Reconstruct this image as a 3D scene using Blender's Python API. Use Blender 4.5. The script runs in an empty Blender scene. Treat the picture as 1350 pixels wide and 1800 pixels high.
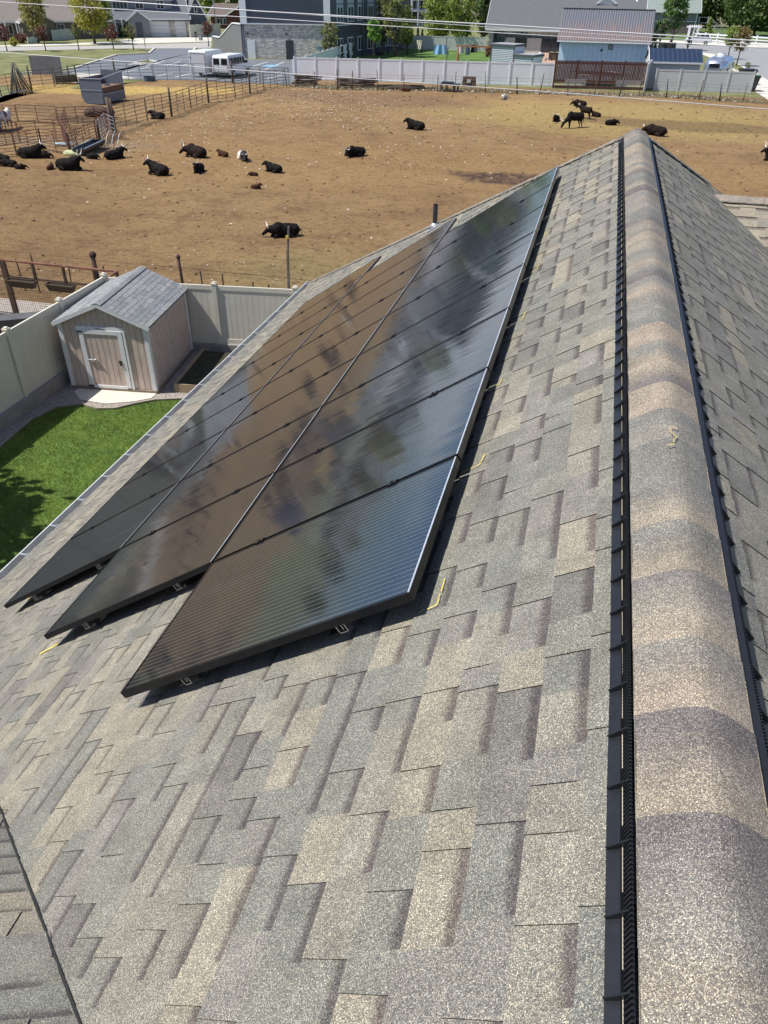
import bpy, bmesh, math, random
from mathutils import Vector, Matrix, Euler
R = random.Random(7)
C = bpy.context.scene.collection
SC = bpy.context.scene
rad = math.radians
# ------------------------------------------------------------------ camera
F0, PI_, RO, YA = 1331.64, .6111, .0151, -.2428
ZR = 7.25                                   # ridge height above the ground
CAM = Vector((-.4444, 0., ZR + 1.3834))
_f = Vector((math.sin(YA)*math.cos(PI_), math.cos(YA)*math.cos(PI_), -math.sin(PI_)))
_r = Vector((math.cos(YA), -math.sin(YA), 0)); _u = _r.cross(_f)
_r, _u = _r*math.cos(RO)+_u*math.sin(RO), _u*math.cos(RO)-_r*math.sin(RO)
cd = bpy.data.cameras.new('camera'); cam = bpy.data.objects.new('camera', cd); C.objects.link(cam)
cd.sensor_fit = 'VERTICAL'; cd.sensor_height = 36; cd.lens = 36*F0/1800; cd.clip_start = .05; cd.clip_end = 5000
mw = Matrix((_r, _u, -_f)).transposed().to_4x4(); mw.translation = CAM; cam.matrix_world = mw
SC.camera = cam
# ------------------------------------------------------------------ world, sun
SUN_AZ, SUN_EL = rad(-112), rad(58)         # azimuth from +Y clockwise
w = bpy.data.worlds.new('World'); SC.world = w; w.use_nodes = True
nt = w.node_tree; sky = nt.nodes.new('ShaderNodeTexSky'); sky.sky_type = 'NISHITA'
sky.sun_disc = False; sky.sun_elevation = SUN_EL; sky.sun_rotation = SUN_AZ; sky.air_density = 1.; sky.dust_density = .4; sky.ozone_density = 2.5
# a blue spring sky with broken thin cloud, low bank toward the horizon
_tc = nt.nodes.new('ShaderNodeTexCoord'); _mp = nt.nodes.new('ShaderNodeMapping'); _mp.inputs['Scale'].default_value = (1.6, 1.6, 6.5); _ns = nt.nodes.new('ShaderNodeTexNoise'); _ns.inputs['Scale'].default_value = 1.7; _ns.inputs['Detail'].default_value = 6; _ns.inputs['Roughness'].default_value = .55
_cr = nt.nodes.new('ShaderNodeMapRange'); _cr.inputs[1].default_value = .50; _cr.inputs[2].default_value = .66
_bl = nt.nodes.new('ShaderNodeMix'); _bl.data_type = 'RGBA'; _bl.blend_type = 'MULTIPLY'; _bl.inputs[0].default_value = 1; _bl.inputs[7].default_value = (.60, .80, 1.12, 1)
_cl = nt.nodes.new('ShaderNodeMix'); _cl.data_type = 'RGBA'; _cl.inputs[7].default_value = (8.5, 9.0, 9.8, 1)
nt.links.new(_tc.outputs['Generated'], _mp.inputs[0]); nt.links.new(_mp.outputs[0], _ns.inputs['Vector']); nt.links.new(_ns.outputs[0], _cr.inputs[0]); nt.links.new(sky.outputs[0], _bl.inputs[6]); nt.links.new(_bl.outputs[2], _cl.inputs[6]); nt.links.new(_cr.outputs[0], _cl.inputs[0])
nt.links.new(_cl.outputs[2], nt.nodes['Background'].inputs[0]); nt.nodes['Background'].inputs[1].default_value = .08
sd = bpy.data.lights.new('sun', 'SUN'); sd.energy = 5.0; sd.angle = rad(.5); sd.color = (1, .955, .88)
so = bpy.data.objects.new('sun', sd); C.objects.link(so)
sv = Vector((math.sin(SUN_AZ)*math.cos(SUN_EL), math.cos(SUN_AZ)*math.cos(SUN_EL), math.sin(SUN_EL)))
so.rotation_euler = sv.to_track_quat('Z', 'Y').to_euler()
SC.view_settings.view_transform = 'Standard'; SC.view_settings.look = 'None'; SC.view_settings.exposure = .30; SC.view_settings.gamma = 1

# ------------------------------------------------------------------ helpers
def ray(px, py): return _f + _r*((px-675)/F0) + _u*((900-py)/F0)
def G(px, py, z=0.):
    d = ray(px, py); return CAM + d*((z-CAM.z)/d.z)
def dep(P): return (Vector((P[0], P[1], P[2] if len(P) > 2 else 0))-CAM).dot(_f)

MATS = {}
def mat(name, col, rough=.8, var=.15, sc=4., metal=0., bump=0., col2=None, stretch=None, spec=None, detail=4, trans=0):
    if name in MATS: return MATS[name]
    m = bpy.data.materials.new(name); m.use_nodes = True; n = m.node_tree; b = n.nodes['Principled BSDF']
    b.inputs['Roughness'].default_value = rough; b.inputs['Metallic'].default_value = metal
    if spec is not None: b.inputs['Specular IOR Level'].default_value = spec
    tc = n.nodes.new('ShaderNodeTexCoord'); mp = n.nodes.new('ShaderNodeMapping'); n.links.new(tc.outputs['Object'], mp.inputs[0])
    if stretch: mp.inputs['Scale'].default_value = stretch
    ns = n.nodes.new('ShaderNodeTexNoise'); ns.inputs['Scale'].default_value = sc; ns.inputs['Detail'].default_value = detail; ns.inputs['Roughness'].default_value = .65
    n.links.new(mp.outputs[0], ns.inputs['Vector'])
    rp = n.nodes.new('ShaderNodeValToRGB'); c = Vector(col); c2 = Vector(col2) if col2 else None
    a = c*(1-var); d = c2 if c2 else c*(1+var)
    rp.color_ramp.elements[0].position = .32; rp.color_ramp.elements[1].position = .68
    rp.color_ramp.elements[0].color = (*a, 1); rp.color_ramp.elements[1].color = (*d, 1)
    n.links.new(ns.outputs['Fac'], rp.inputs[0]); n.links.new(rp.outputs[0], b.inputs['Base Color'])
    if bump:
        bp = n.nodes.new('ShaderNodeBump'); bp.inputs['Strength'].default_value = bump; bp.inputs['Distance'].default_value = .02
        n.links.new(ns.outputs['Fac'], bp.inputs['Height']); n.links.new(bp.outputs[0], b.inputs['Normal'])
    if trans:
        tr = n.nodes.new('ShaderNodeBsdfTranslucent'); n.links.new(rp.outputs[0], tr.inputs[0]); mx = n.nodes.new('ShaderNodeMixShader'); mx.inputs[0].default_value = trans
        n.links.new(b.outputs[0], mx.inputs[1]); n.links.new(tr.outputs[0], mx.inputs[2]); n.links.new(mx.outputs[0], n.nodes['Material Output'].inputs[0])
    MATS[name] = m; return m

FR = {}                                       # object -> world matrix of its frame
def thing(name, label, cat, loc=(0, 0, 0), rotz=0, group=None):
    o = bpy.data.objects.new(name, None); o.empty_display_size = .2; C.objects.link(o)
    o.location = loc; o.rotation_euler = (0, 0, rotz); o['label'] = label; o['category'] = cat
    if group: o['group'] = group
    FR[o.name] = Matrix.Translation(Vector(loc)) @ Matrix.Rotation(rotz, 4, 'Z'); return o
def tag(o, label, cat, group=None):
    o['label'] = label; o['category'] = cat
    if group: o['group'] = group
    return o

class MB:
    def __init__(s): s.v = []; s.f = []; s.mi = []; s.sm = []
    def face(s, pts, mi=0, sm=False):
        n = len(s.v); s.v += [Vector(p) for p in pts]; s.f.append(tuple(range(n, n+len(pts)))); s.mi.append(mi); s.sm.append(sm)
    def box(s, c, d, rz=0, M=None, mi=0):
        m = M if M else Matrix.Translation(Vector(c)) @ Matrix.Rotation(rz, 4, 'Z')
        if M: m = M @ Matrix.Translation(Vector(c))
        x, y, z = d[0]/2, d[1]/2, d[2]/2
        p = [m @ Vector(q) for q in ((-x,-y,-z),(x,-y,-z),(x,y,-z),(-x,y,-z),(-x,-y,z),(x,-y,z),(x,y,z),(-x,y,z))]
        n = len(s.v); s.v += p
        for q in ((0,3,2,1),(4,5,6,7),(0,1,5,4),(1,2,6,5),(2,3,7,6),(3,0,4,7)): s.f.append(tuple(n+i for i in q)); s.mi.append(mi); s.sm.append(False)
        return s
    def bar(s, a, b, wd, th, up=(0,0,1), mi=0):          # rectangular bar a->b
        a, b = Vector(a), Vector(b); z = (b-a); L = z.length; z.normalize(); up = Vector(up)
        if abs(z.dot(up)) > .98: up = Vector((1, 0, 0))
        x = z.cross(up).normalized(); y = x.cross(z).normalized()
        n = len(s.v)
        for p in (a, b):
            for i, j in ((-1,-1),(1,-1),(1,1),(-1,1)): s.v.append(p+x*(i*wd/2)+y*(j*th/2))
        for q in ((0,3,2,1),(4,5,6,7),(0,1,5,4),(1,2,6,5),(2,3,7,6),(3,0,4,7)): s.f.append(tuple(n+i for i in q)); s.mi.append(mi); s.sm.append(False)
        return s
    def tube(s, pts, r, n=6, mi=0, cap=True):
        pts = [Vector(p) for p in pts]; rr = r if isinstance(r, (list, tuple)) else [r]*len(pts)
        rings = []; px = None
        for i, p in enumerate(pts):
            d = (pts[min(i+1, len(pts)-1)]-pts[max(i-1, 0)]).normalized()
            if px is None:
                up = Vector((0, 0, 1)) if abs(d.z) < .9 else Vector((1, 0, 0)); px = d.cross(up).normalized()
            else: px = (px-d*px.dot(d)).normalized()
            py = d.cross(px); k = len(s.v); rings.append(k)
            for j in range(n):
                a = 2*math.pi*j/n; s.v.append(p+px*(math.cos(a)*rr[i])+py*(math.sin(a)*rr[i]))
        for i in range(len(pts)-1):
            a, b = rings[i], rings[i+1]
            for j in range(n):
                s.f.append((a+j, a+(j+1) % n, b+(j+1) % n, b+j)); s.mi.append(mi); s.sm.append(n > 4)
        if cap:
            s.f.append(tuple(rings[0]+j for j in range(n))[::-1]); s.mi.append(mi); s.sm.append(False)
            s.f.append(tuple(rings[-1]+j for j in range(n))); s.mi.append(mi); s.sm.append(False)
        return s
    def prism(s, poly, ax, d0, d1, mi=0):               # extrude 2-D poly along axis ax ('x','y','z')
        def P(a, b, d): return {'x': (d, a, b), 'y': (a, d, b), 'z': (a, b, d)}[ax]
        n = len(poly); k = len(s.v)
        s.v += [Vector(P(a, b, d0)) for a, b in poly]+[Vector(P(a, b, d1)) for a, b in poly]
        s.f.append(tuple(k+i for i in range(n))); s.mi.append(mi); s.sm.append(False)
        s.f.append(tuple(k+n+i for i in range(n))[::-1]); s.mi.append(mi); s.sm.append(False)
        for i in range(n):
            j = (i+1) % n; s.f.append((k+i, k+n+i, k+n+j, k+j)); s.mi.append(mi); s.sm.append(False)
        return s
    def ell(s, c, r, n=10, m=7, mi=0, M=None):
        c = Vector(c); k = len(s.v)
        for i in range(m+1):
            a = math.pi*i/m
            for j in range(n):
                b = 2*math.pi*j/n; p = Vector((r[0]*math.sin(a)*math.cos(b), r[1]*math.sin(a)*math.sin(b), r[2]*math.cos(a)))
                if M: p = M @ p
                s.v.append(c+p)
        for i in range(m):
            for j in range(n):
                s.f.append((k+i*n+j, k+(i+1)*n+j, k+(i+1)*n+(j+1) % n, k+i*n+(j+1) % n)); s.mi.append(mi); s.sm.append(True)
        return s
    def build(s, name, m, parent=None, world=False, fix=True):
        me = bpy.data.meshes.new(name); v = s.v
        if world and parent is not None:
            inv = FR[parent.name].inverted(); v = [inv @ p for p in v]
        me.from_pydata([tuple(p) for p in v], [], s.f)
        for x in (m if isinstance(m, (list, tuple)) else [m]): me.materials.append(x)
        me.polygons.foreach_set('material_index', s.mi); me.polygons.foreach_set('use_smooth', s.sm)
        if fix:
            bm = bmesh.new(); bm.from_mesh(me); bmesh.ops.recalc_face_normals(bm, faces=bm.faces); bm.to_mesh(me); bm.free()
        me.update(); o = bpy.data.objects.new(name, me); C.objects.link(o)
        if parent is not None:
            o.parent = parent; FR[o.name] = FR[parent.name].copy()
        return o
def struct(name, mb, m, fix=True):
    o = mb.build(name, m, fix=fix); o['kind'] = 'structure'; return o
def sheet(name, pts, z, m, px=True):
    mb = MB(); P = [G(*p) for p in pts] if px else pts
    q = [(p[0], p[1], z) for p in P]
    a = sum(q[i][0]*q[(i+1) % len(q)][1]-q[(i+1) % len(q)][0]*q[i][1] for i in range(len(q)))
    if a < 0: q = q[::-1]
    mb.face(q); return struct(name, mb, m, fix=False)
def curb(name, pts, wd, h, m, px=True):
    mb = MB(); P = [G(*p) for p in pts] if px else [Vector((*p, 0)) for p in pts]
    for a, b in zip(P[:-1], P[1:]):
        mb.bar((a.x, a.y, h/2), (b.x, b.y, h/2), wd, h)
    return struct(name, mb, m)

# ------------------------------------------------------------------ common materials
WHITE = mat('white_vinyl', (.80, .81, .83), .45, .04, 2)
WTRIM = mat('white_trim', (.72, .73, .74), .6, .06, 9)
DARKM = mat('dark_metal', (.035, .037, .042), .45, .3, 8)
RUST = mat('rusty_steel', (.13, .055, .035), .7, .5, 9, col2=(.22, .10, .07))
GREENP = mat('weathered_green_pipe', (.075, .085, .06), .6, .4, 3, col2=(.16, .13, .09))
GALV = mat('galvanised_steel', (.42, .44, .46), .45, .15, 6, metal=.6)
WOOD = mat('weathered_wood', (.10, .075, .055), .85, .35, 8, stretch=(1, 1, .2))
GLASS = mat('window_glass', (.03, .04, .05), .08, .2, 1)
BLACKP = mat('black_plastic', (.012, .013, .016), .38, .2, 30)
ASPH = mat('grey_asphalt', (.135, .15, .17), .85, .10, .6, bump=.2)
CONC = mat('pale_concrete', (.60, .56, .49), .85, .10, 1.2)
CONC2 = mat('grey_concrete', (.27, .26, .24), .9, .2, 5, bump=.3)
GRASS = mat('lawn_grass', (.06, .13, .018), .9, .45, 1.2, col2=(.12, .20, .035), detail=10)

def patch_mat():
    m = bpy.data.materials.new('pasture_dirt'); m.use_nodes = True; n = m.node_tree; N = n.nodes; L = n.links; b = N['Principled BSDF']; b.inputs['Roughness'].default_value = .95
    b.inputs['Specular IOR Level'].default_value = .15
    tc = N.new('ShaderNodeTexCoord')
    def noise(sc, det=5, ro=.65, dist=0., st=None):
        x = N.new('ShaderNodeTexNoise'); x.inputs['Scale'].default_value = sc; x.inputs['Detail'].default_value = det; x.inputs['Roughness'].default_value = ro; x.inputs['Distortion'].default_value = dist
        if st:
            mp = N.new('ShaderNodeMapping'); mp.inputs['Scale'].default_value = st; mp.inputs['Rotation'].default_value = (0, 0, .2); L.new(tc.outputs['Object'], mp.inputs[0]); L.new(mp.outputs[0], x.inputs['Vector'])
        else: L.new(tc.outputs['Object'], x.inputs['Vector'])
        return x.outputs['Fac']
    def ramp(v, a, b_):
        r = N.new('ShaderNodeMapRange'); r.inputs[1].default_value = a; r.inputs[2].default_value = b_; r.clamp = True; L.new(v, r.inputs[0]); return r.outputs[0]
    def mix(f, a, b_, t='MIX'):
        x = N.new('ShaderNodeMix'); x.data_type = 'RGBA'; x.blend_type = t
        if isinstance(f, float): x.inputs[0].default_value = f
        else: L.new(f, x.inputs[0])
        for i, v in ((6, a), (7, b_)):
            if isinstance(v, tuple): x.inputs[i].default_value = (*v, 1)
            else: L.new(v, x.inputs[i])
        return x.outputs[2]
    def mul(a, b_):
        x = N.new('ShaderNodeMath'); x.operation = 'MULTIPLY'; L.new(a, x.inputs[0])
        if isinstance(b_, float): x.inputs[1].default_value = b_
        else: L.new(b_, x.inputs[1])
        return x.outputs[0]
    col = mix(ramp(noise(.09, 6), .36, .66), (.275, .17, .08), (.39, .26, .12))
    col = mix(mul(ramp(noise(.5, 7, .7), .46, .62), .55), col, (.17, .097, .052))
    col = mix(mul(ramp(noise(1.3, 6, .7, 0, (.25, 1.6, 1)), .50, .66), .55), col, (.38, .25, .125))
    def spot(cx, cy, rx, ry, rot, colr, k=1., soft=.5, nz=3.):
        nonlocal col
        mp = N.new('ShaderNodeMapping'); mp.vector_type = 'TEXTURE'; mp.inputs['Location'].default_value = (cx, cy, 0); mp.inputs['Rotation'].default_value = (0, 0, rot); mp.inputs['Scale'].default_value = (rx, ry, 1)
        L.new(tc.outputs['Object'], mp.inputs[0]); ln = N.new('ShaderNodeVectorMath'); ln.operation = 'LENGTH'; L.new(mp.outputs[0], ln.inputs[0])
        ad = N.new('ShaderNodeMath'); ad.operation = 'ADD'; L.new(ln.outputs['Value'], ad.inputs[0]); L.new(mul(noise(nz*.35, 6, .75), 1.3), ad.inputs[1])
        r = N.new('ShaderNodeMapRange'); r.inputs[1].default_value = 1.65+soft*.3; r.inputs[2].default_value = 1.65-soft*.6; L.new(ad.outputs[0], r.inputs[0])
        col = mix(mul(mul(r.outputs[0], ramp(noise(nz, 6, .8), .3, .55)), k), col, colr)
    spot(2, 70, 17, 10, 0, (.43, .32, .12), .85)              # straw scattered over the far right of the pasture
    spot(-10, 46, 30, 7, .1, (.38, .235, .10), .5)
    spot(6.5, 67, 10, 2.6, -.05, (.15, .10, .05), .8, .4)
    spot(-4.6, 44.2, 3.4, 1.6, .0, (.07, .042, .038), 1., .4, 2.)   # damp manure patch
    spot(-22, 74, 12, 4.5, 0, (.20, .12, .075), .7)
    spot(-47, 72, 7, 4, .3, (.60, .42, .13), .9, .3, 2.5)         # yellow straw bedding in the pen
    spot(-38, 74, 5, 3.2, .2, (.60, .42, .13), .9, .3, 2.5)
    spot(-43, 58, 6, 3.2, .1, (.16, .10, .055), .6, .4)
    spot(-36.5, 55, 4.5, 1.7, 0, (.07, .05, .035), .8, .4)
    spot(-33, 46, 7, 2, .1, (.30, .24, .17), .6, .5)
    spot(-8, 25.5, 5, 3.5, 0, (.30, .29, .12), .35, .5)
    col = mix(mul(ramp(noise(2.6, 8, .85), .52, .62), .75), col, (.11, .065, .038))
    col = mix(mul(ramp(noise(3.4, 8, .85), .54, .64), .65), col, (.42, .31, .18))
    col = mix(mul(ramp(noise(7., 6, .8), .60, .72), .75), col, (.10, .055, .03))
    col = mix(mul(ramp(noise(11., 5, .8), .62, .72), .6), col, (.55, .40, .24))
    L.new(col, b.inputs['Base Color'])
    bp = N.new('ShaderNodeBump'); bp.inputs['Strength'].default_value = 1.; bp.inputs['Distance'].default_value = .3; L.new(noise(1.6, 10, .8), bp.inputs['Height']); L.new(bp.outputs[0], b.inputs['Normal'])
    return m
DIRT = patch_mat()

# ------------------------------------------------------------------ ground
g = MB(); g.face([(-1500, -300, -.35), (1500, -300, -.35), (1500, 2500, -.35), (-1500, 2500, -.35)])
struct('ground', g, mat('distant_ground', (.16, .15, .08), .95, .3, .02, col2=(.10, .16, .05)), fix=False)
# pasture: a gently uneven sheet of dirt
def hgt(x, y):
    if y < 21: return 0
    k = min(1, (y-21)/8)*min(1, max(0, (82-y)/6))
    return k*(.10*math.sin(x*.21+1.3)*math.cos(y*.17)+.06*math.sin(x*.53+y*.31)+.035*math.sin(x*1.3+2)*math.sin(y*1.1))
g = MB(); nx, ny = 150, 110; X0, X1, Y0, Y1 = -75, 30, 5, 90
for j in range(ny+1):
    for i in range(nx+1):
        x, y = X0+(X1-X0)*i/nx, Y0+(Y1-Y0)*j/ny; g.v.append(Vector((x, y, hgt(x, y))))
for j in range(ny):
    for i in range(nx):
        a = j*(nx+1)+i; g.f.append((a, a+1, a+nx+2, a+nx+1)); g.mi.append(0); g.sm.append(True)
struct('pasture', g, DIRT, fix=False)
# pale stones strewn over the pasture
g = MB()
def stone(x, y, s, z=None):
    z = hgt(x, y) if z is None else z
    M = Matrix.Rotation(R.uniform(0, 6.3), 3, 'Z')
    g.ell((x, y, z+s*.15), (s, s*R.uniform(.4, .8), s*.3), 6, 4, M=M)
for px, py, n, sx, sy in ((620, 190, 260, 120, 25), (250, 235, 90, 60, 30), (480, 185, 130, 90, 22), (430, 480, 80, 120, 35), (560, 175, 120, 60, 12), (700, 240, 60, 60, 25), (130, 470, 60, 130, 30), (350, 215, 40, 60, 20), (900, 240, 60, 250, 40), (500, 330, 60, 250, 70)):
    for k in range(n):
        P = G(R.gauss(px, sx), max(160, R.gauss(py, sy)))
        if P.y > 82 or P.y < 19.5: continue
        stone(P.x, P.y, R.uniform(.025, .10) if P.y > 30 else R.uniform(.015, .05))
o = g.build('stones', mat('pale_stone', (.62, .55, .46), .9, .2, 3)); o['kind'] = 'stuff'; o['label'] = 'pale stones and litter strewn over the brown pasture'
g = MB()
for k in range(1500):
    x, y = R.uniform(-36, 14), 20+60*R.random()**1.3
    s = R.uniform(.02, .08)*(1+.01*y); g.ell((x, y, hgt(x, y)+s*.1), (s, s*R.uniform(.5, 1), s*.4), 5, 3, M=Matrix.Rotation(R.uniform(0, 6), 3, 'Z'))
o = g.build('dirt_clods', mat('dark_clod', (.14, .08, .045), .95, .4, 2)); o['kind'] = 'stuff'; o['label'] = 'dark dirt clods and dung on the pasture'

# ------------------------------------------------------------------ shingles
TH = .6009; cT, sT = math.cos(TH), math.sin(TH); EXPO = .1435
def shingle_mat():
    m = bpy.data.materials.new('granule_shingle'); m.use_nodes = True; n = m.node_tree; N = n.nodes; L = n.links; b = N['Principled BSDF']
    b.inputs['Roughness'].default_value = .85; b.inputs['Specular IOR Level'].default_value = .25
    at = N.new('ShaderNodeVertexColor'); at.layer_name = 'Col'; uv = N.new('ShaderNodeUVMap'); uv.uv_map = 'UV'; sp = N.new('ShaderNodeSeparateXYZ'); L.new(uv.outputs[0], sp.inputs[0])
    tc = N.new('ShaderNodeTexCoord')
    vo = N.new('ShaderNodeTexVoronoi'); vo.inputs['Scale'].default_value = 560; L.new(tc.outputs['Object'], vo.inputs['Vector'])
    sc = N.new('ShaderNodeSeparateColor'); L.new(vo.outputs['Color'], sc.inputs[0])
    cr = N.new('ShaderNodeValToRGB'); e = cr.color_ramp.elements; e[0].position = 0; e[0].color = (.34, .34, .37, 1); e[1].position = 1; e[1].color = (2.7, 2.6, 2.4, 1)
    for p, c in ((.35, (.60, .60, .63)), (.62, (.92, .91, .88)), (.85, (1.35, 1.3, 1.18))):
        x = cr.color_ramp.elements.new(p); x.color = (*c, 1)
    L.new(sc.outputs[0], cr.inputs[0])
    m1 = N.new('ShaderNodeMix'); m1.data_type = 'RGBA'; m1.blend_type = 'MULTIPLY'; m1.inputs[0].default_value = 1; L.new(at.outputs[0], m1.inputs[6]); L.new(cr.outputs[0], m1.inputs[7])
    hu = N.new('ShaderNodeValToRGB'); hu.color_ramp.elements[0].color = (1.06, 1.0, .90, 1); hu.color_ramp.elements[1].color = (.94, 1.0, 1.07, 1); L.new(sc.outputs[1], hu.inputs[0])
    m2 = N.new('ShaderNodeMix'); m2.data_type = 'RGBA'; m2.blend_type = 'MULTIPLY'; m2.inputs[0].default_value = 1; L.new(m1.outputs[2], m2.inputs[6]); L.new(hu.outputs[0], m2.inputs[7])
    # broad mottling
    ns = N.new('ShaderNodeTexNoise'); ns.inputs['Scale'].default_value = 9; ns.inputs['Detail'].default_value = 6; L.new(tc.outputs['Object'], ns.inputs['Vector'])
    mr = N.new('ShaderNodeMapRange'); mr.inputs[1].default_value = .3; mr.inputs[2].default_value = .7; mr.inputs[3].default_value = .86; mr.inputs[4].default_value = 1.14; L.new(ns.outputs[0], mr.inputs[0])
    m3 = N.new('ShaderNodeVectorMath'); m3.operation = 'SCALE'; L.new(m2.outputs[2], m3.inputs[0]); L.new(mr.outputs[0], m3.inputs['Scale'])
    # dark printed band at the top of the low tabs (v near 0, alpha flag)
    n2 = N.new('ShaderNodeTexNoise'); n2.inputs['Scale'].default_value = 160; n2.inputs['Detail'].default_value = 3; L.new(tc.outputs['Object'], n2.inputs['Vector'])
    ad = N.new('ShaderNodeMath'); ad.operation = 'MULTIPLY_ADD'; L.new(n2.outputs[0], ad.inputs[0]); ad.inputs[1].default_value = .28; L.new(sp.outputs[1], ad.inputs[2])
    r2 = N.new('ShaderNodeMapRange'); r2.inputs[1].default_value = .30; r2.inputs[2].default_value = .47; r2.inputs[3].default_value = 1; r2.inputs[4].default_value = 0; L.new(ad.outputs[0], r2.inputs[0])
    ml = N.new('ShaderNodeMath'); ml.operation = 'MULTIPLY'; L.new(r2.outputs[0], ml.inputs[0]); L.new(at.outputs[1], ml.inputs[1])
    m4 = N.new('ShaderNodeMix'); m4.data_type = 'RGBA'; L.new(ml.outputs[0], m4.inputs[0]); L.new(m3.outputs[0], m4.inputs[6])
    dk = N.new('ShaderNodeMix'); dk.data_type = 'RGBA'; dk.blend_type = 'MULTIPLY'; dk.inputs[0].default_value = 1; L.new(m3.outputs[0], dk.inputs[6]); dk.inputs[7].default_value = (.50, .47, .51, 1); L.new(dk.outputs[2], m4.inputs[7])
    L.new(m4.outputs[2], b.inputs['Base Color'])
    bp = N.new('ShaderNodeBump'); bp.inputs['Strength'].default_value = .55; bp.inputs['Distance'].default_value = .0012; L.new(sc.outputs[2], bp.inputs['Height']); L.new(bp.outputs[0], b.inputs['Normal'])
    return m
SHING = shingle_mat()
PAL = [(.272, .252, .205)]*3+[(.24, .229, .195)]*3+[(.205, .202, .178)]*7+[(.190, .191, .172)]*3+[(.215, .206, .188)]*4+[(.172, .165, .152)]*1
def jit(c, k=.07):
    a = 1+R.uniform(-k, k); return (c[0]*a, c[1]*a, c[2]*a)
class SH:
    """collects shingle faces with colour + band flag + uv"""
    def __init__(s): s.v = []; s.f = []; s.c = []; s.uv = []
    def quad(s, p, col, al=0, uv=((0, .9),)*4):
        k = len(s.v); s.v += p; s.f.append((k, k+1, k+2, k+3)); s.c += [(*col, al)]*4; s.uv += list(uv)
    def build(s, name, parent, m=None):
        me = bpy.data.meshes.new(name); inv = FR[parent.name].inverted()
        me.from_pydata([tuple(inv @ p) for p in s.v], [], s.f); me.materials.append(m or SHING)
        ca = me.color_attributes.new('Col', 'FLOAT_COLOR', 'CORNER'); ca.data.foreach_set('color', [x for c in s.c for x in c])
        u = me.uv_layers.new(name='UV'); u.data.foreach_set('uv', [x for c in s.uv for x in c])
        me.update(); o = bpy.data.objects.new(name, me); C.objects.link(o); o.parent = parent; FR[o.name] = FR[parent.name].copy(); return o
def shingles(S, O, et, es, s0, s1, tmin, tmax, expo=EXPO, pal=PAL, tab=True, seglen=(.09, .23), th=.0036):
    """courses along et, running down es from O; tmin/tmax functions of s"""
    O, et, es = Vector(O), Vector(et), Vector(es); nn = et.cross(es)
    if nn.z < 0: nn = -nn
    nn0 = nn
    flip = et.cross(es).dot(nn) < 0
    DK = (.035, .033, .032)
    def Q(a, b, c, d, *k, **kw):
        if flip: a, b, c, d = a, d, c, b
        S.quad([a, b, c, d], *k, **kw)
    s = s0; ci = 0
    while s < s1-1e-4:
        e = min(s+expo, s1); t = min(tmin(s), tmin(e)); te = max(tmax(s), tmax(e)); high = R.random() < .5
        t -= R.random()*.2; prev = 0.; hue = R.choice(pal)
        while t < te:
            ln = R.uniform(*seglen)*(1 if high else 1.15) if tab else .305
            t2 = t+ln; lift = th if (high and tab) else 0.
            if R.random() < .5: hue = R.choice(pal)
            col = jit(hue)
            a0, a1 = min(max(t, tmin(s)), tmax(s)), min(max(t2, tmin(s)), tmax(s)); b0, b1 = min(max(t, tmin(e)), tmax(e)), min(max(t2, tmin(e)), tmax(e))
            sk = R.uniform(.002, .008) if (tab and high) else 0; nn = nn0*1.0
            zj = 0. if high else R.uniform(-.0004, 0)
            if a1-a0 > .003 or b1-b0 > .003:
                zt, zb = .0009+lift+zj, .0062+lift+zj
                p1 = O+et*a0+es*s+nn*zt; p2 = O+et*a1+es*s+nn*zt; p3 = O+et*(b1-(sk if b1 == t2 else 0))+es*e+nn*zb; p4 = O+et*(b0+(sk if b0 == t else 0))+es*e+nn*zb
                uv = ((0, 0), (1, 0), (1, 1), (0, 1))
                if tab and high:
                    q1, q2, q3, q4 = (O+et*a0+es*s+nn*.0004, O+et*a1+es*s+nn*.0004, O+et*b1+es*e+nn*.0056, O+et*b0+es*e+nn*.0056)
                    S.quad([q1, q4, q3, q2] if flip else [q1, q2, q3, q4], col)
                if tab and not high:
                    w0, w1 = .02, .02
                    p1 = O+et*max(a0-w0, min(a0, tmin(s)))+es*s+nn*zt; p2 = O+et*min(a1+w1, max(a1, tmax(s)))+es*s+nn*zt; p3 = O+et*min(b1+w1, max(b1, tmax(e)))+es*e+nn*zb; p4 = O+et*max(b0-w0, min(b0, tmin(e)))+es*e+nn*zb
                fl = 1. if (tab and not high and R.random() < .93) else 0.
                if flip: S.quad([p1, p4, p3, p2], col, fl, (uv[0], uv[3], uv[2], uv[1]))
                else: S.quad([p1, p2, p3, p4], col, fl, uv)
                S.quad([p4, p3, p3-nn*zb, p4-nn*zb], DK)           # butt edge
                if lift or not tab:
                    hh = lift if tab else .004
                    S.quad([p1, p4, p4-nn*hh, p1-nn*hh], DK); S.quad([p2, p3, p3-nn*hh, p2-nn*hh], DK)
            if tab and R.random() < .16: pass
            else: high = not high
            t = t2 if tab else t2+.006
        s = e; ci += 1
house = thing('house', 'near house with a mottled tan and grey shingle roof carrying the solar panels', 'house', (0, 8, 0))
HIPT = 10.16; SE = 7.653; VC = -.433; KV = .63; PHW = math.atan(sT/KV)
Rz = Vector((0, 0, ZR))
eL = Vector((-cT, 0, -sT)); eR = Vector((cT, 0, -sT)); eY = Vector((0, 1, 0))
nL = Vector((-sT, 0, cT)); nR = Vector((sT, 0, cT))
S = SH(); shingles(S, Rz, eY, eL, .0, SE, lambda s: VC+s*KV-.02, lambda s: HIPT+s*cT)
S.build('roof_slope', house)
S = SH(); shingles(S, Rz, eY, eR, .0, SE, lambda s: -3., lambda s: HIPT+s*cT)
S.build('roof_slope', house)
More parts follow.
